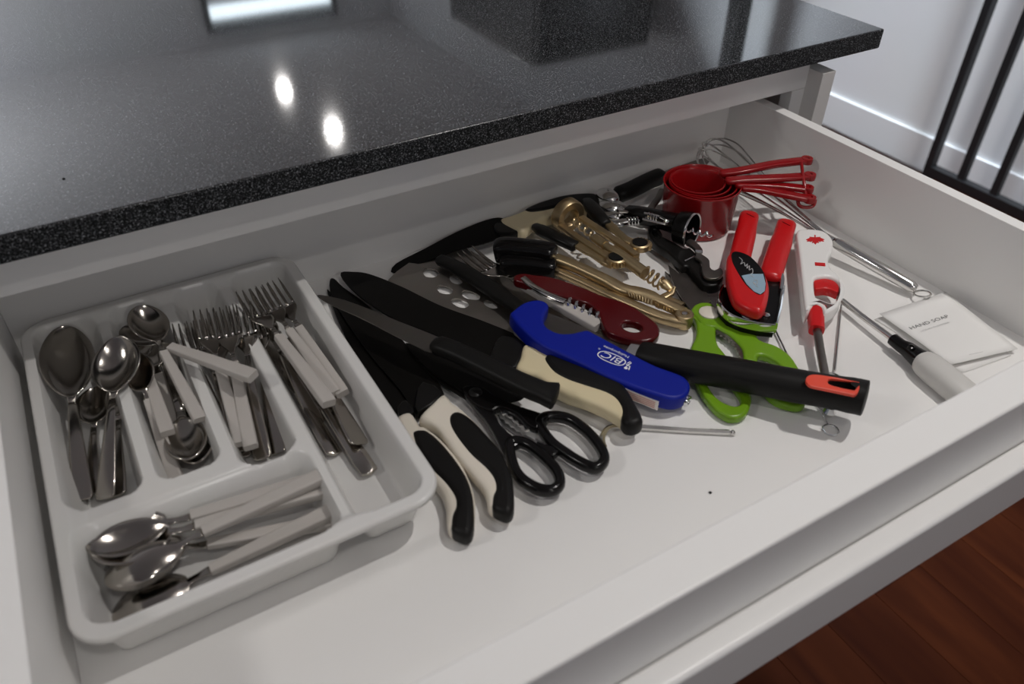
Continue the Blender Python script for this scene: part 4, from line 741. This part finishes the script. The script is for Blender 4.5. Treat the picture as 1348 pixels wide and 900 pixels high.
part('foil_blade', plate(M(), [(0.5498,0.5976,0.7265),(0.5513,0.5717,0.7265),(0.5411,0.5557,0.7265),(0.5336,0.5412,0.7265),(0.5285,0.5213,0.7265),(0.5316,0.5423,0.7265),(0.5417,0.5698,0.7265),(0.5439,0.5883,0.7265)], .0016, bev=.0003), brushed, t)
# ---------------------------------------------------------------- red measuring cups, nested
def cup(label, c, rt, rb, h, z0, hand, he=None):
    C = V3(c); C.z = DZ + z0
    r = thing('measuring_cup', label, 'measuring cup', C, 'nested red measuring cups')
    pr = [(.002, 0), (rb - .004, 0), (rb - .001, .0012), (rb, .004), (rt - .0006, h - .003), (rt + .0008, h - .0012), (rt + .0006, h), (rt - .0008, h), (rt - .0022, h - .0025), (rb - .002, .005), (rb - .005, .0022), (.002, .0022)]
    part('cup_bowl', M().lathe(pr, C, (0, 0, 1), 44), red_cup, r)
    A, B = V3(hand[0]), V3(hand[-1])
    d = B - A; d.z = 0; d.normalize()
    part('handle', M().sweep(cr(hand, 4), [.0064] * (4 * (len(hand) - 1) + 1), .0030, n=16, e=5, dome=.003), red_cup, r)
    part('handle_eye', M().lathe([(.0068, -.0034), (.0072, 0), (.0068, .0034), (.0030, .0034), (.0026, 0), (.0030, -.0034)], B, (0, 0, 1), 20, closed=True), red_cup, r)
    return r
cc = (0.6254,0.6180,0.7765)
cup('largest red measuring cup, holding three smaller ones, at the back right of the drawer', cc, .0455, .0415, .058, .0004, [(0.6579,0.5844,0.7755),(0.6746,0.5738,0.7740),(0.6929,0.5549,0.7720),(0.7143,0.5323,0.7700)])
cup('second largest red measuring cup of the nest, its handle low in the fan', V3(cc) + V3((.0015, .0005, 0)), .0400, .0370, .0545, .0028, [(0.6539,0.5909,0.7775),(0.6788,0.5789,0.7765),(0.7002,0.5634,0.7760),(0.7219,0.5447,0.7750)])
cup('third red measuring cup of the nest, its broad handle in the middle of the fan', V3(cc) + V3((-.0020, .0022, 0)), .0360, .0328, .0530, .0055, [(0.6467,0.5993,0.7805),(0.6681,0.5881,0.7820),(0.7043,0.5696,0.7830),(0.7353,0.5564,0.7830)])
cup('smallest red measuring cup, innermost of the nest with the uppermost handle', V3(cc) + V3((-.0045, .0035, 0)), .0318, .0285, .0520, .0082, [(0.6506,0.6146,0.7825),(0.6742,0.6022,0.7860),(0.7123,0.5918,0.7890),(0.7514,0.5787,0.7900)])
t = thing('cup_ring', 'red plastic ring that links the handles of the nested measuring cups', 'ring', (0.7318,0.5519,0.7680))
part('pin', M().sweep([(0.7378,0.5748,0.7920),(0.7249,0.5578,0.7850),(0.7166,0.5434,0.7760),(0.7144,0.5365,0.7680)], .0020, n=10), red_cup, t)
part('loop', M().sweep(cr([(0.7067,0.5429,0.7670),(0.7052,0.5376,0.7620),(0.7105,0.5325,0.7600),(0.7178,0.5284,0.7620),(0.7231,0.5315,0.7670)], 4), .0022, n=10), red_cup, t)
# ---------------------------------------------------------------- balloon whisk
t = thing('whisk', 'steel balloon whisk lying along the right side of the drawer behind the measuring cups', 'whisk', (0.7467,0.5293,0.7180))
h0, h1 = V3((0.7110,0.4829,0.7400)), V3((0.7309,0.3840,0.7280)); hd = (h0 - h1).normalized()
part('handle', M().sweep([h0, h0.lerp(h1, .05), h0.lerp(h1, .5), h0.lerp(h1, .95), h1], [.0050, .0066, .0068, .0066, .0050], n=18, dome=.001), bright_steel, t, label='tubular steel handle')
part('hanging_ring', M().torus(h1 - hd * .0085 + V3((0, 0, -.001)), (0, 0.25, 1), .0082, .0011, 24, 8), bright_steel, t)
part('collar', M().sweep([h0 + hd * .001, h0 + hd * .018], [.0048, .0040], n=14), bright_steel, t)
bx = V3((0.7088,0.6961,0.7620)); axd = (bx - h0); LW = axd.length; axd.normalize(); u = axd.cross(V3((0, 0, 1))).normalized(); vv = u.cross(axd)
for k in range(5):
    a = math.pi * k / 5 + .3; w_ = u * math.cos(a) + vv * math.sin(a); pts = []
    RW = .026 + .002 * (k % 2)
    prof = [(.003, .0), (.005, .15), (.011, .40), (.020, .62), (RW, .80), (RW * .86, .92), (RW * .45, .985), (0, 1.0 - .006 * k)]
    for r_, s_ in prof: pts.append(h0 + hd * .012 + (axd * (LW * s_)) + w_ * r_)
    for r_, s_ in prof[-2::-1]: pts.append(h0 + hd * .012 + (axd * (LW * s_)) - w_ * r_)
    part('wire_loop', M().sweep(cr(pts, 5), .0010, n=7), bright_steel, t)
# ---------------------------------------------------------------- can opener
t = thing('can_opener', 'red handled can opener with chrome jaws and an oval turning knob', 'can opener', (0.6052,0.4978,0.7180))
part('handle', M().sweep(cr([(0.6579,0.5662,0.7460),(0.6254,0.5376,0.7450),(0.5943,0.5114,0.7440),(0.5736,0.4938,0.7440)], 4), [.0112] * 4 + [.0118] * 9, [.0075] * 4 + [.0082] * 9, n=20, e=2.6, dome=.006), red_bright, t)
part('handle', M().sweep(cr([(0.6850,0.5326,0.7440),(0.6517,0.5076,0.7430),(0.6147,0.4806,0.7420),(0.5933,0.4642,0.7410)], 4), [.0112] * 4 + [.0122] * 9, [.0075] * 4 + [.0084] * 9, n=20, e=2.6, dome=.006), red_bright, t)
for p, q in (((0.6506,0.5581,0.7542), (0.6500,0.5625,0.7542)), ((0.6757,0.5259,0.7522), (0.6752,0.5302,0.7522))):
    part('hanging_slot', plate(M(), ell(p, V3(p) + (V3(p) - V3(q)) * 1.3, V3(p) + V3((0, .0016, 0)), 14), .0006, bev=0), black_plastic, t, label='dark hanging slot')
CB = [(0.5364,0.4764,0.7410),(0.5446,0.4762,0.7410),(0.5554,0.4640,0.7410),(0.5775,0.4574,0.7410),(0.6049,0.4791,0.7410),(0.6110,0.4660,0.7410),(0.6043,0.4573,0.7410),(0.5884,0.4420,0.7410),(0.5540,0.4131,0.7410),(0.5347,0.3985,0.7410),(0.5247,0.4069,0.7410),(0.5136,0.4213,0.7410),(0.5082,0.4361,0.7410),(0.5119,0.4540,0.7410),(0.5234,0.4675,0.7410)]
part('jaw_plate', plate(M(), CB, .0130, bev=.0016, smooth=0, bres=2), black_gloss, t, label='dark mirrored jaw housing')
rim = [(0.5372,0.4761,0.7400),(0.5230,0.4664,0.7400),(0.5127,0.4536,0.7400),(0.5090,0.4363,0.7400),(0.5141,0.4212,0.7400),(0.5253,0.4073,0.7400),(0.5352,0.3989,0.7400)]
part('jaw_rim', M().sweep(cr(rim, 4), .0016, .0055, n=10, e=3), chrome, t, label='chrome rim of the jaws')
part('jaw_rim', M().sweep([(0.5365,0.3997,0.7395),(0.5599,0.4175,0.7395),(0.5904,0.4434,0.7395)], .0022, .0065, n=10, e=4), chrome, t, label='chrome side plate')
part('strap', M().sweep(cr([(0.5925,0.4706,0.7445),(0.5988,0.4718,0.7445),(0.6054,0.4657,0.7445),(0.6006,0.4551,0.7445),(0.5832,0.4393,0.7445)], 4), .0022, .0020, n=10, e=3), chrome, t, label='chrome strap at the right handle')
part('cutting_wheel', M().torus((0.5245,0.4242,0.7435), (0, 0, 1), .0065, .0016, 20, 8).lathe([(.0035, 0), (.003, .003), (.0004, .0036)], (0.5250,0.4263,0.7410), (0, 0, 1), 14), chrome, t)
part('stud', M().lathe([(.0040, 0), (.0036, .003), (.0004, .004)], (0.5400,0.4162,0.7410), (0, 0, 1), 14), chrome, t)
KN = [(0.5621,0.5009,0.7600),(0.5724,0.5038,0.7600),(0.5797,0.4973,0.7600),(0.5818,0.4800,0.7600),(0.5751,0.4603,0.7600),(0.5645,0.4423,0.7600),(0.5524,0.4289,0.7600),(0.5341,0.4143,0.7600),(0.5252,0.4099,0.7600),(0.5192,0.4125,0.7600),(0.5137,0.4246,0.7600),(0.5143,0.4395,0.7600),(0.5300,0.4650,0.7600),(0.5450,0.4837,0.7600)]
kn = part('turning_knob', plate(M(), KN, .0140, bev=.0050, smooth=3, bres=3), red_bright, t, label='oval red turning knob')
part('knob_label', plate(M(), [(0.5673,0.5004,0.7604),(0.5751,0.5002,0.7604),(0.5800,0.4890,0.7604),(0.5777,0.4737,0.7604),(0.5708,0.4560,0.7604),(0.5596,0.4415,0.7604),(0.5488,0.4318,0.7604),(0.5399,0.4292,0.7604),(0.5381,0.4364,0.7604),(0.5403,0.4511,0.7604),(0.5487,0.4717,0.7604),(0.5573,0.4885,0.7604)], .0008, bev=.0002, smooth=3), black_gloss, kn, label='black oval label')
part('label_panel', plate(M(), [(0.5466,0.4631,0.7608),(0.5559,0.4614,0.7608),(0.5681,0.4544,0.7608),(0.5578,0.4404,0.7608),(0.5481,0.4315,0.7608),(0.5398,0.4292,0.7608),(0.5380,0.4364,0.7608),(0.5406,0.4494,0.7608)], .0004, bev=0), label_blue, kn, label='pale blue lower label half')
tx = M(); LM = plane_of(KN); nn = V3((LM[0][2], LM[1][2], LM[2][2]))
scr = cr([(0.5682,0.4901,0.7610),(0.5667,0.4837,0.7610),(0.5603,0.4794,0.7610),(0.5658,0.4801,0.7610),(0.5617,0.4740,0.7610),(0.5669,0.4763,0.7610),(0.5604,0.4701,0.7610),(0.5665,0.4728,0.7610),(0.5602,0.4665,0.7610),(0.5651,0.4674,0.7610),(0.5600,0.4612,0.7610),(0.5559,0.4599,0.7610),(0.5554,0.4547,0.7610)], 4)
tx.sweep(scr, .00045, .0002, n=6); tx.sweep(cr([(0.5508,0.4499,0.7610),(0.5543,0.4494,0.7610),(0.5500,0.4445,0.7610),(0.5469,0.4454,0.7610),(0.5488,0.4482,0.7610),(0.5464,0.4422,0.7610),(0.5471,0.4395,0.7610)], 4), .0004, .0002, n=6)
part('script_print', tx, silver_print, kn, label='silver script lettering')
# ---------------------------------------------------------------- white and red gas lighter
t = thing('gas_match', 'white and red gas lighter with a red maple leaf, right of the can opener', 'lighter', (0.6425,0.4346,0.7180))
WB = [(0.6796,0.5119,0.7480),(0.6906,0.5130,0.7480),(0.7007,0.5063,0.7480),(0.7077,0.4968,0.7480),(0.7040,0.4820,0.7480),(0.6951,0.4719,0.7480),(0.6829,0.4628,0.7480),(0.6710,0.4561,0.7480),(0.6617,0.4481,0.7480),(0.6546,0.4371,0.7480),(0.6529,0.4262,0.7480),(0.6436,0.4121,0.7480),(0.6286,0.3988,0.7480),(0.6117,0.3892,0.7480),(0.5973,0.3862,0.7480),(0.5891,0.3872,0.7480),(0.5942,0.3954,0.7480),(0.5896,0.4019,0.7480),(0.5734,0.3955,0.7480),(0.5886,0.4139,0.7480),(0.6308,0.4593,0.7480),(0.6604,0.4918,0.7480)]
WH = [(0.6228,0.4323,0.7480),(0.6299,0.4344,0.7480),(0.6402,0.4306,0.7480),(0.6440,0.4221,0.7480),(0.6377,0.4095,0.7480),(0.6265,0.4000,0.7480),(0.6152,0.3948,0.7480),(0.6070,0.3950,0.7480),(0.6037,0.4022,0.7480),(0.6018,0.4095,0.7480),(0.6084,0.4182,0.7480)]
wb = part('body', plate(M(), WB, .0170, [WH], bev=.0032, smooth=3, bres=3), white_gloss, t, label='white plastic body with a trigger opening')
part('trigger', plate(M(), [(0.6262,0.4349,0.7440),(0.6351,0.4373,0.7440),(0.6448,0.4334,0.7440),(0.6475,0.4248,0.7440),(0.6417,0.4137,0.7440),(0.6326,0.4077,0.7440),(0.6305,0.4137,0.7440),(0.6265,0.4192,0.7440),(0.6187,0.4221,0.7440),(0.6168,0.4248,0.7440)], .0100, bev=.0015, smooth=3), red_bright, t, label='red trigger')
part('collar', M().sweep([(0.5970,0.4020,0.7385),(0.5850,0.3914,0.7375),(0.5727,0.3786,0.7365)], [.0095, .0078, .0074], [.0085, .0072, .0068], n=20, e=3), red_bright, t, label='red collar at the barrel')
part('barrel', M().sweep([(0.5774,0.3829,0.7365),(0.5540,0.3556,0.7345),(0.5291,0.3252,0.7320),(0.5111,0.3034,0.7295)], .0042, n=18), brushed, t, label='steel barrel')
leaf = [(0, 1), (.16, .62), (.34, .72), (.26, .30), (.48, .52), (.54, .38), (.86, .44), (.74, .18), (.92, .08), (.50, -.28), (.55, -.44), (.06, -.36), (.06, -.80), (-.06, -.80), (-.06, -.36), (-.55, -.44), (-.50, -.28), (-.92, .08), (-.74, .18), (-.86, .44), (-.54, .38), (-.48, .52), (-.26, .30), (-.34, .72), (-.16, .62)]
LP = V3((0.6842,0.4888,0.7481)); lx = V3((0.6942,0.4831,0.7481)) - LP; ly = V3((0.6760,0.4806,0.7481)) - LP
part('leaf_emblem', plate(M(), [LP + lx * x + ly * (y if True else 0) for x, y in leaf], .0005, bev=0, up=True), red_bright, wb, label='red maple leaf emblem')
part('level_window', plate(M(), [(0.6478,0.4553,0.7481),(0.6563,0.4487,0.7481),(0.6521,0.4443,0.7481),(0.6436,0.4508,0.7481)], .0005, bev=0, up=True), red_bright, wb, label='small red bar')
# ---------------------------------------------------------------- green scissors
t = thing('scissors', 'green handled kitchen scissors lying under the thick black turner handle', 'scissors', (0.5058,0.4369,0.7180))
GH = [(0.4937,0.4718,0.7288),(0.5009,0.4783,0.7288),(0.5078,0.4805,0.7288),(0.5160,0.4792,0.7288),(0.5224,0.4721,0.7288),(0.5184,0.4606,0.7288),(0.5141,0.4467,0.7288),(0.5178,0.4372,0.7288),(0.5241,0.4263,0.7288),(0.5281,0.4175,0.7288),(0.5284,0.4125,0.7288),(0.5230,0.4058,0.7288),(0.5240,0.3983,0.7288),(0.5288,0.3909,0.7288),(0.5314,0.3792,0.7288),(0.5299,0.3668,0.7288),(0.5240,0.3522,0.7288),(0.5160,0.3369,0.7288),(0.5040,0.3222,0.7288),(0.4921,0.3141,0.7288),(0.4848,0.3144,0.7288),(0.4787,0.3195,0.7288),(0.4729,0.3286,0.7288),(0.4718,0.3408,0.7288),(0.4782,0.3562,0.7288),(0.4890,0.3723,0.7288),(0.4927,0.3804,0.7288),(0.4883,0.3881,0.7288),(0.4967,0.3991,0.7288),(0.5003,0.4105,0.7288),(0.5015,0.4237,0.7288),(0.4999,0.4331,0.7288),(0.4980,0.4399,0.7288),(0.4898,0.4489,0.7288)]
part('handle', plate(M(), GH, .0090, [[(0.5015,0.3844,0.7288),(0.5071,0.3851,0.7288),(0.5106,0.3805,0.7288),(0.5129,0.3727,0.7288),(0.5110,0.3609,0.7288),(0.5053,0.3455,0.7288),(0.4986,0.3324,0.7288),(0.4915,0.3236,0.7288),(0.4866,0.3234,0.7288),(0.4830,0.3292,0.7288),(0.4823,0.3418,0.7288),(0.4856,0.3569,0.7288),(0.4921,0.3706,0.7288)]], bev=.0028, smooth=3, bres=3), green, t, label='green handle with a large finger loop')
GL = [(0.4928,0.4691,0.7280),(0.4920,0.4547,0.7280),(0.4985,0.4414,0.7280),(0.4907,0.4311,0.7280),(0.4826,0.4191,0.7280),(0.4789,0.4051,0.7280),(0.4759,0.3912,0.7280),(0.4699,0.3743,0.7280),(0.4650,0.3600,0.7280),(0.4599,0.3486,0.7280),(0.4546,0.3424,0.7280),(0.4421,0.3337,0.7280),(0.4317,0.3312,0.7280),(0.4237,0.3342,0.7280),(0.4199,0.3398,0.7280),(0.4181,0.3497,0.7280),(0.4203,0.3644,0.7280),(0.4244,0.3786,0.7280),(0.4327,0.3957,0.7280),(0.4430,0.4127,0.7280),(0.4568,0.4285,0.7280),(0.4699,0.4375,0.7280),(0.4792,0.4462,0.7280),(0.4867,0.4563,0.7280)]
part('handle', plate(M(), GL, .0090, [[(0.4496,0.4012,0.7280),(0.4565,0.3972,0.7280),(0.4565,0.3845,0.7280),(0.4534,0.3667,0.7280),(0.4495,0.3523,0.7280),(0.4441,0.3450,0.7280),(0.4386,0.3436,0.7280),(0.4337,0.3471,0.7280),(0.4302,0.3553,0.7280),(0.4304,0.3656,0.7280),(0.4347,0.3799,0.7280),(0.4410,0.3935,0.7280)]], bev=.0028, smooth=3, bres=3), green, t, label='green handle with a smaller finger loop')
part('pivot_disc', M().lathe([(.0105, 0), (.0105, .0014), (.0090, .0024), (.0005, .0026)], (0.5077,0.4608,0.7288), (0, 0, 1), 28), pale_cream, t, label='pale round pivot disc')
part('blade', plate(M(), [(0.5294,0.5534,0.7280),(0.5289,0.5467,0.7280),(0.5288,0.5348,0.7280),(0.5371,0.5304,0.7280),(0.5365,0.5157,0.7280),(0.5323,0.4943,0.7280),(0.5249,0.4764,0.7280),(0.5140,0.4732,0.7280),(0.4948,0.4707,0.7280),(0.4966,0.4781,0.7280),(0.4999,0.4916,0.7280),(0.5056,0.5096,0.7280),(0.5135,0.5270,0.7280),(0.5215,0.5413,0.7280)], .0020, bev=.0004), dark_blade, t, label='dark steel blade')
part('blade', plate(M(), [(0.5221,0.5493,0.7242),(0.5186,0.5361,0.7242),(0.5055,0.5086,0.7242),(0.4979,0.4884,0.7242),(0.4954,0.4745,0.7242),(0.5079,0.4758,0.7242),(0.5136,0.4933,0.7242),(0.5194,0.5170,0.7242),(0.5229,0.5355,0.7242)], .0020, bev=.0004), dark_blade, t)
part('tooth_plate', plate(M(), [(0.4966,0.4378,0.7265),(0.5009,0.4382,0.7265),(0.5049,0.4313,0.7265),(0.5053,0.4207,0.7265),(0.5013,0.4078,0.7265),(0.4958,0.3975,0.7265),(0.4899,0.3904,0.7265),(0.4874,0.3928,0.7265),(0.4905,0.3952,0.7265),(0.4906,0.3979,0.7265),(0.4937,0.4008,0.7265),(0.4932,0.4033,0.7265),(0.4961,0.4064,0.7265),(0.4953,0.4085,0.7265),(0.4977,0.4120,0.7265),(0.4963,0.4140,0.7265),(0.4981,0.4173,0.7265),(0.4967,0.4192,0.7265),(0.4983,0.4227,0.7265),(0.4966,0.4248,0.7265),(0.4976,0.4282,0.7265),(0.4956,0.4299,0.7265),(0.4962,0.4329,0.7265),(0.4941,0.4336,0.7265)], .0028, bev=.0003), brushed, t, label='toothed steel jaw in the handle')
# ---------------------------------------------------------------- screwdriver
t = thing('screwdriver', 'screwdriver with a frosted pale grip and black collar, beside the paper cards', 'screwdriver', (0.6536,0.3239,0.7180))
part('shaft', M().sweep([(0.6450,0.4077,0.7280),(0.6398,0.3727,0.7290),(0.6349,0.3335,0.7305)], .0031, n=12, dome=.0006), bright_steel, t, label='steel shaft')
part('collar', M().sweep([(0.6349,0.3363,0.7305),(0.6332,0.3250,0.7305),(0.6344,0.3189,0.7305),(0.6334,0.3128,0.7305),(0.6317,0.3003,0.7308)], [.0058, .0062, .0075, .0080, .0098], [.0058, .0062, .0070, .0078, .0092], n=18, e=2.4), black_gloss, t, label='black ribbed collar')
part('collar_bump', M().lathe([(.0038, 0), (.0034, .0022), (.0020, .0028), (.0017, .0014), (.0004, .0014)], (0.6295,0.3132,0.7375), (0, 0, 1), 18), black_gloss, t)
g0, g1 = V3((0.6321,0.3024,0.7310)), V3((0.6235,0.2482,0.7320)); gd = (g1 - g0); gd.z = 0; gd.normalize()
part('grip', M().sweep([g0 + gd * s_ for s_ in (0, .003, .008, .02, .04, .058, .066)], [.0085, .0112, .0130, .0140, .0138, .0136, .0110], [.0080, .0102, .0115, .0122, .0122, .0120, .0095], n=26, e=2.5, dome=.003), screw_grip, t, label='frosted pale plastic grip')
# ---------------------------------------------------------------- paper cards
def card(label, pts, hz, txt=False, curl=.0):
    A, B, C_, D = [V3(p) for p in pts]; m = M(); n = 10; v = []
    for j in range(n + 1):
        for i in range(n + 1):
            s_, r_ = i / n, j / n
            p = A.lerp(B, s_).lerp(D.lerp(C_, s_), r_) + V3((0, 0, curl * (smooth01((s_ - .55) / .45) * (1 - r_ * .6))))
            v.append(p)
    f = [(j * (n + 1) + i, j * (n + 1) + i + 1, (j + 1) * (n + 1) + i + 1, (j + 1) * (n + 1) + i) for j in range(n) for i in range(n)]
    m.add(v, f)
    return m
cl = 'paper cards in the right front corner of the drawer'
o = solo('paper_card', card('', [(0.6607,0.3760,0.7188),(0.7527,0.3636,0.7188),(0.7301,0.2680,0.7188),(0.6645,0.2756,0.7188)], 0, curl=.001), paper, 'lower white paper card, its front edge peeking out under the lettered card', 'card', (0.7000,0.3241,0.7188), cl)
solid(o, .0004)
t = thing('paper_card', 'upper white paper card lettered for soap, in the right front corner of the drawer', 'card', (0.7057,0.3248,0.7210), cl)
cm = card('', [(0.6661,0.3756,0.7240),(0.7606,0.3669,0.7240),(0.7381,0.2683,0.7240),(0.6595,0.2857,0.7240)], 0, curl=0)
solid(part('sheet', cm, paper, t, ang=60), .0004)
def on_card(x, y): return P0c(x, y)
C0, C1 = V3((0.6723,0.3411,0.7240)), V3((0.7244,0.3354,0.7240)); cu_ = V3((0.6760,0.3476,0.7240)) - C0
tm = M(); text(tm, 'HAND SOAP', C0, C1 - C0, cu_, 0.0062, .0005, width=(C1 - C0).length)
part('lettering', tm, ink, t, label='grey capital lettering')
C0, C1 = V3((0.6779,0.3336,0.7240)), V3((0.7159,0.3291,0.7240)); tm = M(); text(tm, 'LIQUID CLEANSER', C0, C1 - C0, cu_, 0.0028, .0005, width=(C1 - C0).length)
C0, C1 = V3((0.6873,0.2867,0.7240)), V3((0.7032,0.2830,0.7240)); tm2 = M(); text(tm2, '________', C0, C1 - C0, cu_, 0.004, .0005, width=(C1 - C0).length)
part('small_print', tm, faint_ink, t, label='faint small print')
part('dash_print', tm2, ink, t)
# ---------------------------------------------------------------- wire skewers and bead chain
def skewer(label, a, b, ring):
    r = thing('wire_skewer', label, 'skewer', a, 'wire skewers'); A, B = V3(a), V3(b)
    part('shaft', M().sweep([A, B], .0011, n=8), bright_steel, r)
    part('ring', M().torus(ring, (0, 0, 1), .0070, .0009, 22, 7), bright_steel, r); return r
B_ = (0.5602,0.3379,0.7210); sk1 = skewer('thin steel wire skewer right of the red and white lighter barrel', (0.6522,0.4130,0.7220), (0.5587,0.3375,0.7210), (0.5491,0.3316,0.7210))
A_ = V3((0.5675,0.4368,0.7220)); E_ = V3((0.5260,0.3576,0.7210)); skewer('thin steel wire skewer coming out from under the can opener', A_, E_, E_ + (E_ - A_).normalized() * .0070)
t = thing('bead_chain', 'small steel bead chain with a ring, in the shadow of the black turner handle', 'chain', (0.4998,0.2954,0.7180))
cp = cr([(0.5105,0.3158,0.7196),(0.5068,0.3087,0.7196),(0.5037,0.3014,0.7196),(0.5001,0.2945,0.7196),(0.4982,0.2901,0.7196)], 4)
for p in cp: part('bead', M().lathe([(.0002, -.0011), (.0008, -.0008), (.0011, 0), (.0008, .0008), (.0002, .0011)], p, (0, 0, 1), 8), chrome, t)
part('ring', M().torus((0.4954,0.2844,0.7194), (0, 0, 1), .0068, .0009, 26, 7), chrome, t)
part('ball', M().lathe([(.0003, -.006), (.0036, -.0048), (.0060, 0), (.0036, .0048), (.0003, .006)], (0.5079,0.2988,0.7245), (0, 0, 1), 18), chrome, t, label='round steel ball')
# ---------------------------------------------------------------- two crumbs
for p, lab in (((0.3560,0.2838,0.7188), 'tiny dark crumb alone on the bare front of the drawer floor'), ((-0.0186,0.7151,0.9022), 'tiny dark crumb on the polished worktop at the left')):
    solo('crumb', M().lathe([(.0002, -.0008), (.0011, -.0006), (.0014, 0), (.0008, .0007), (.0002, .0009)], p, (.2, .1, 1), 9), black_plastic, lab, 'crumb', p)
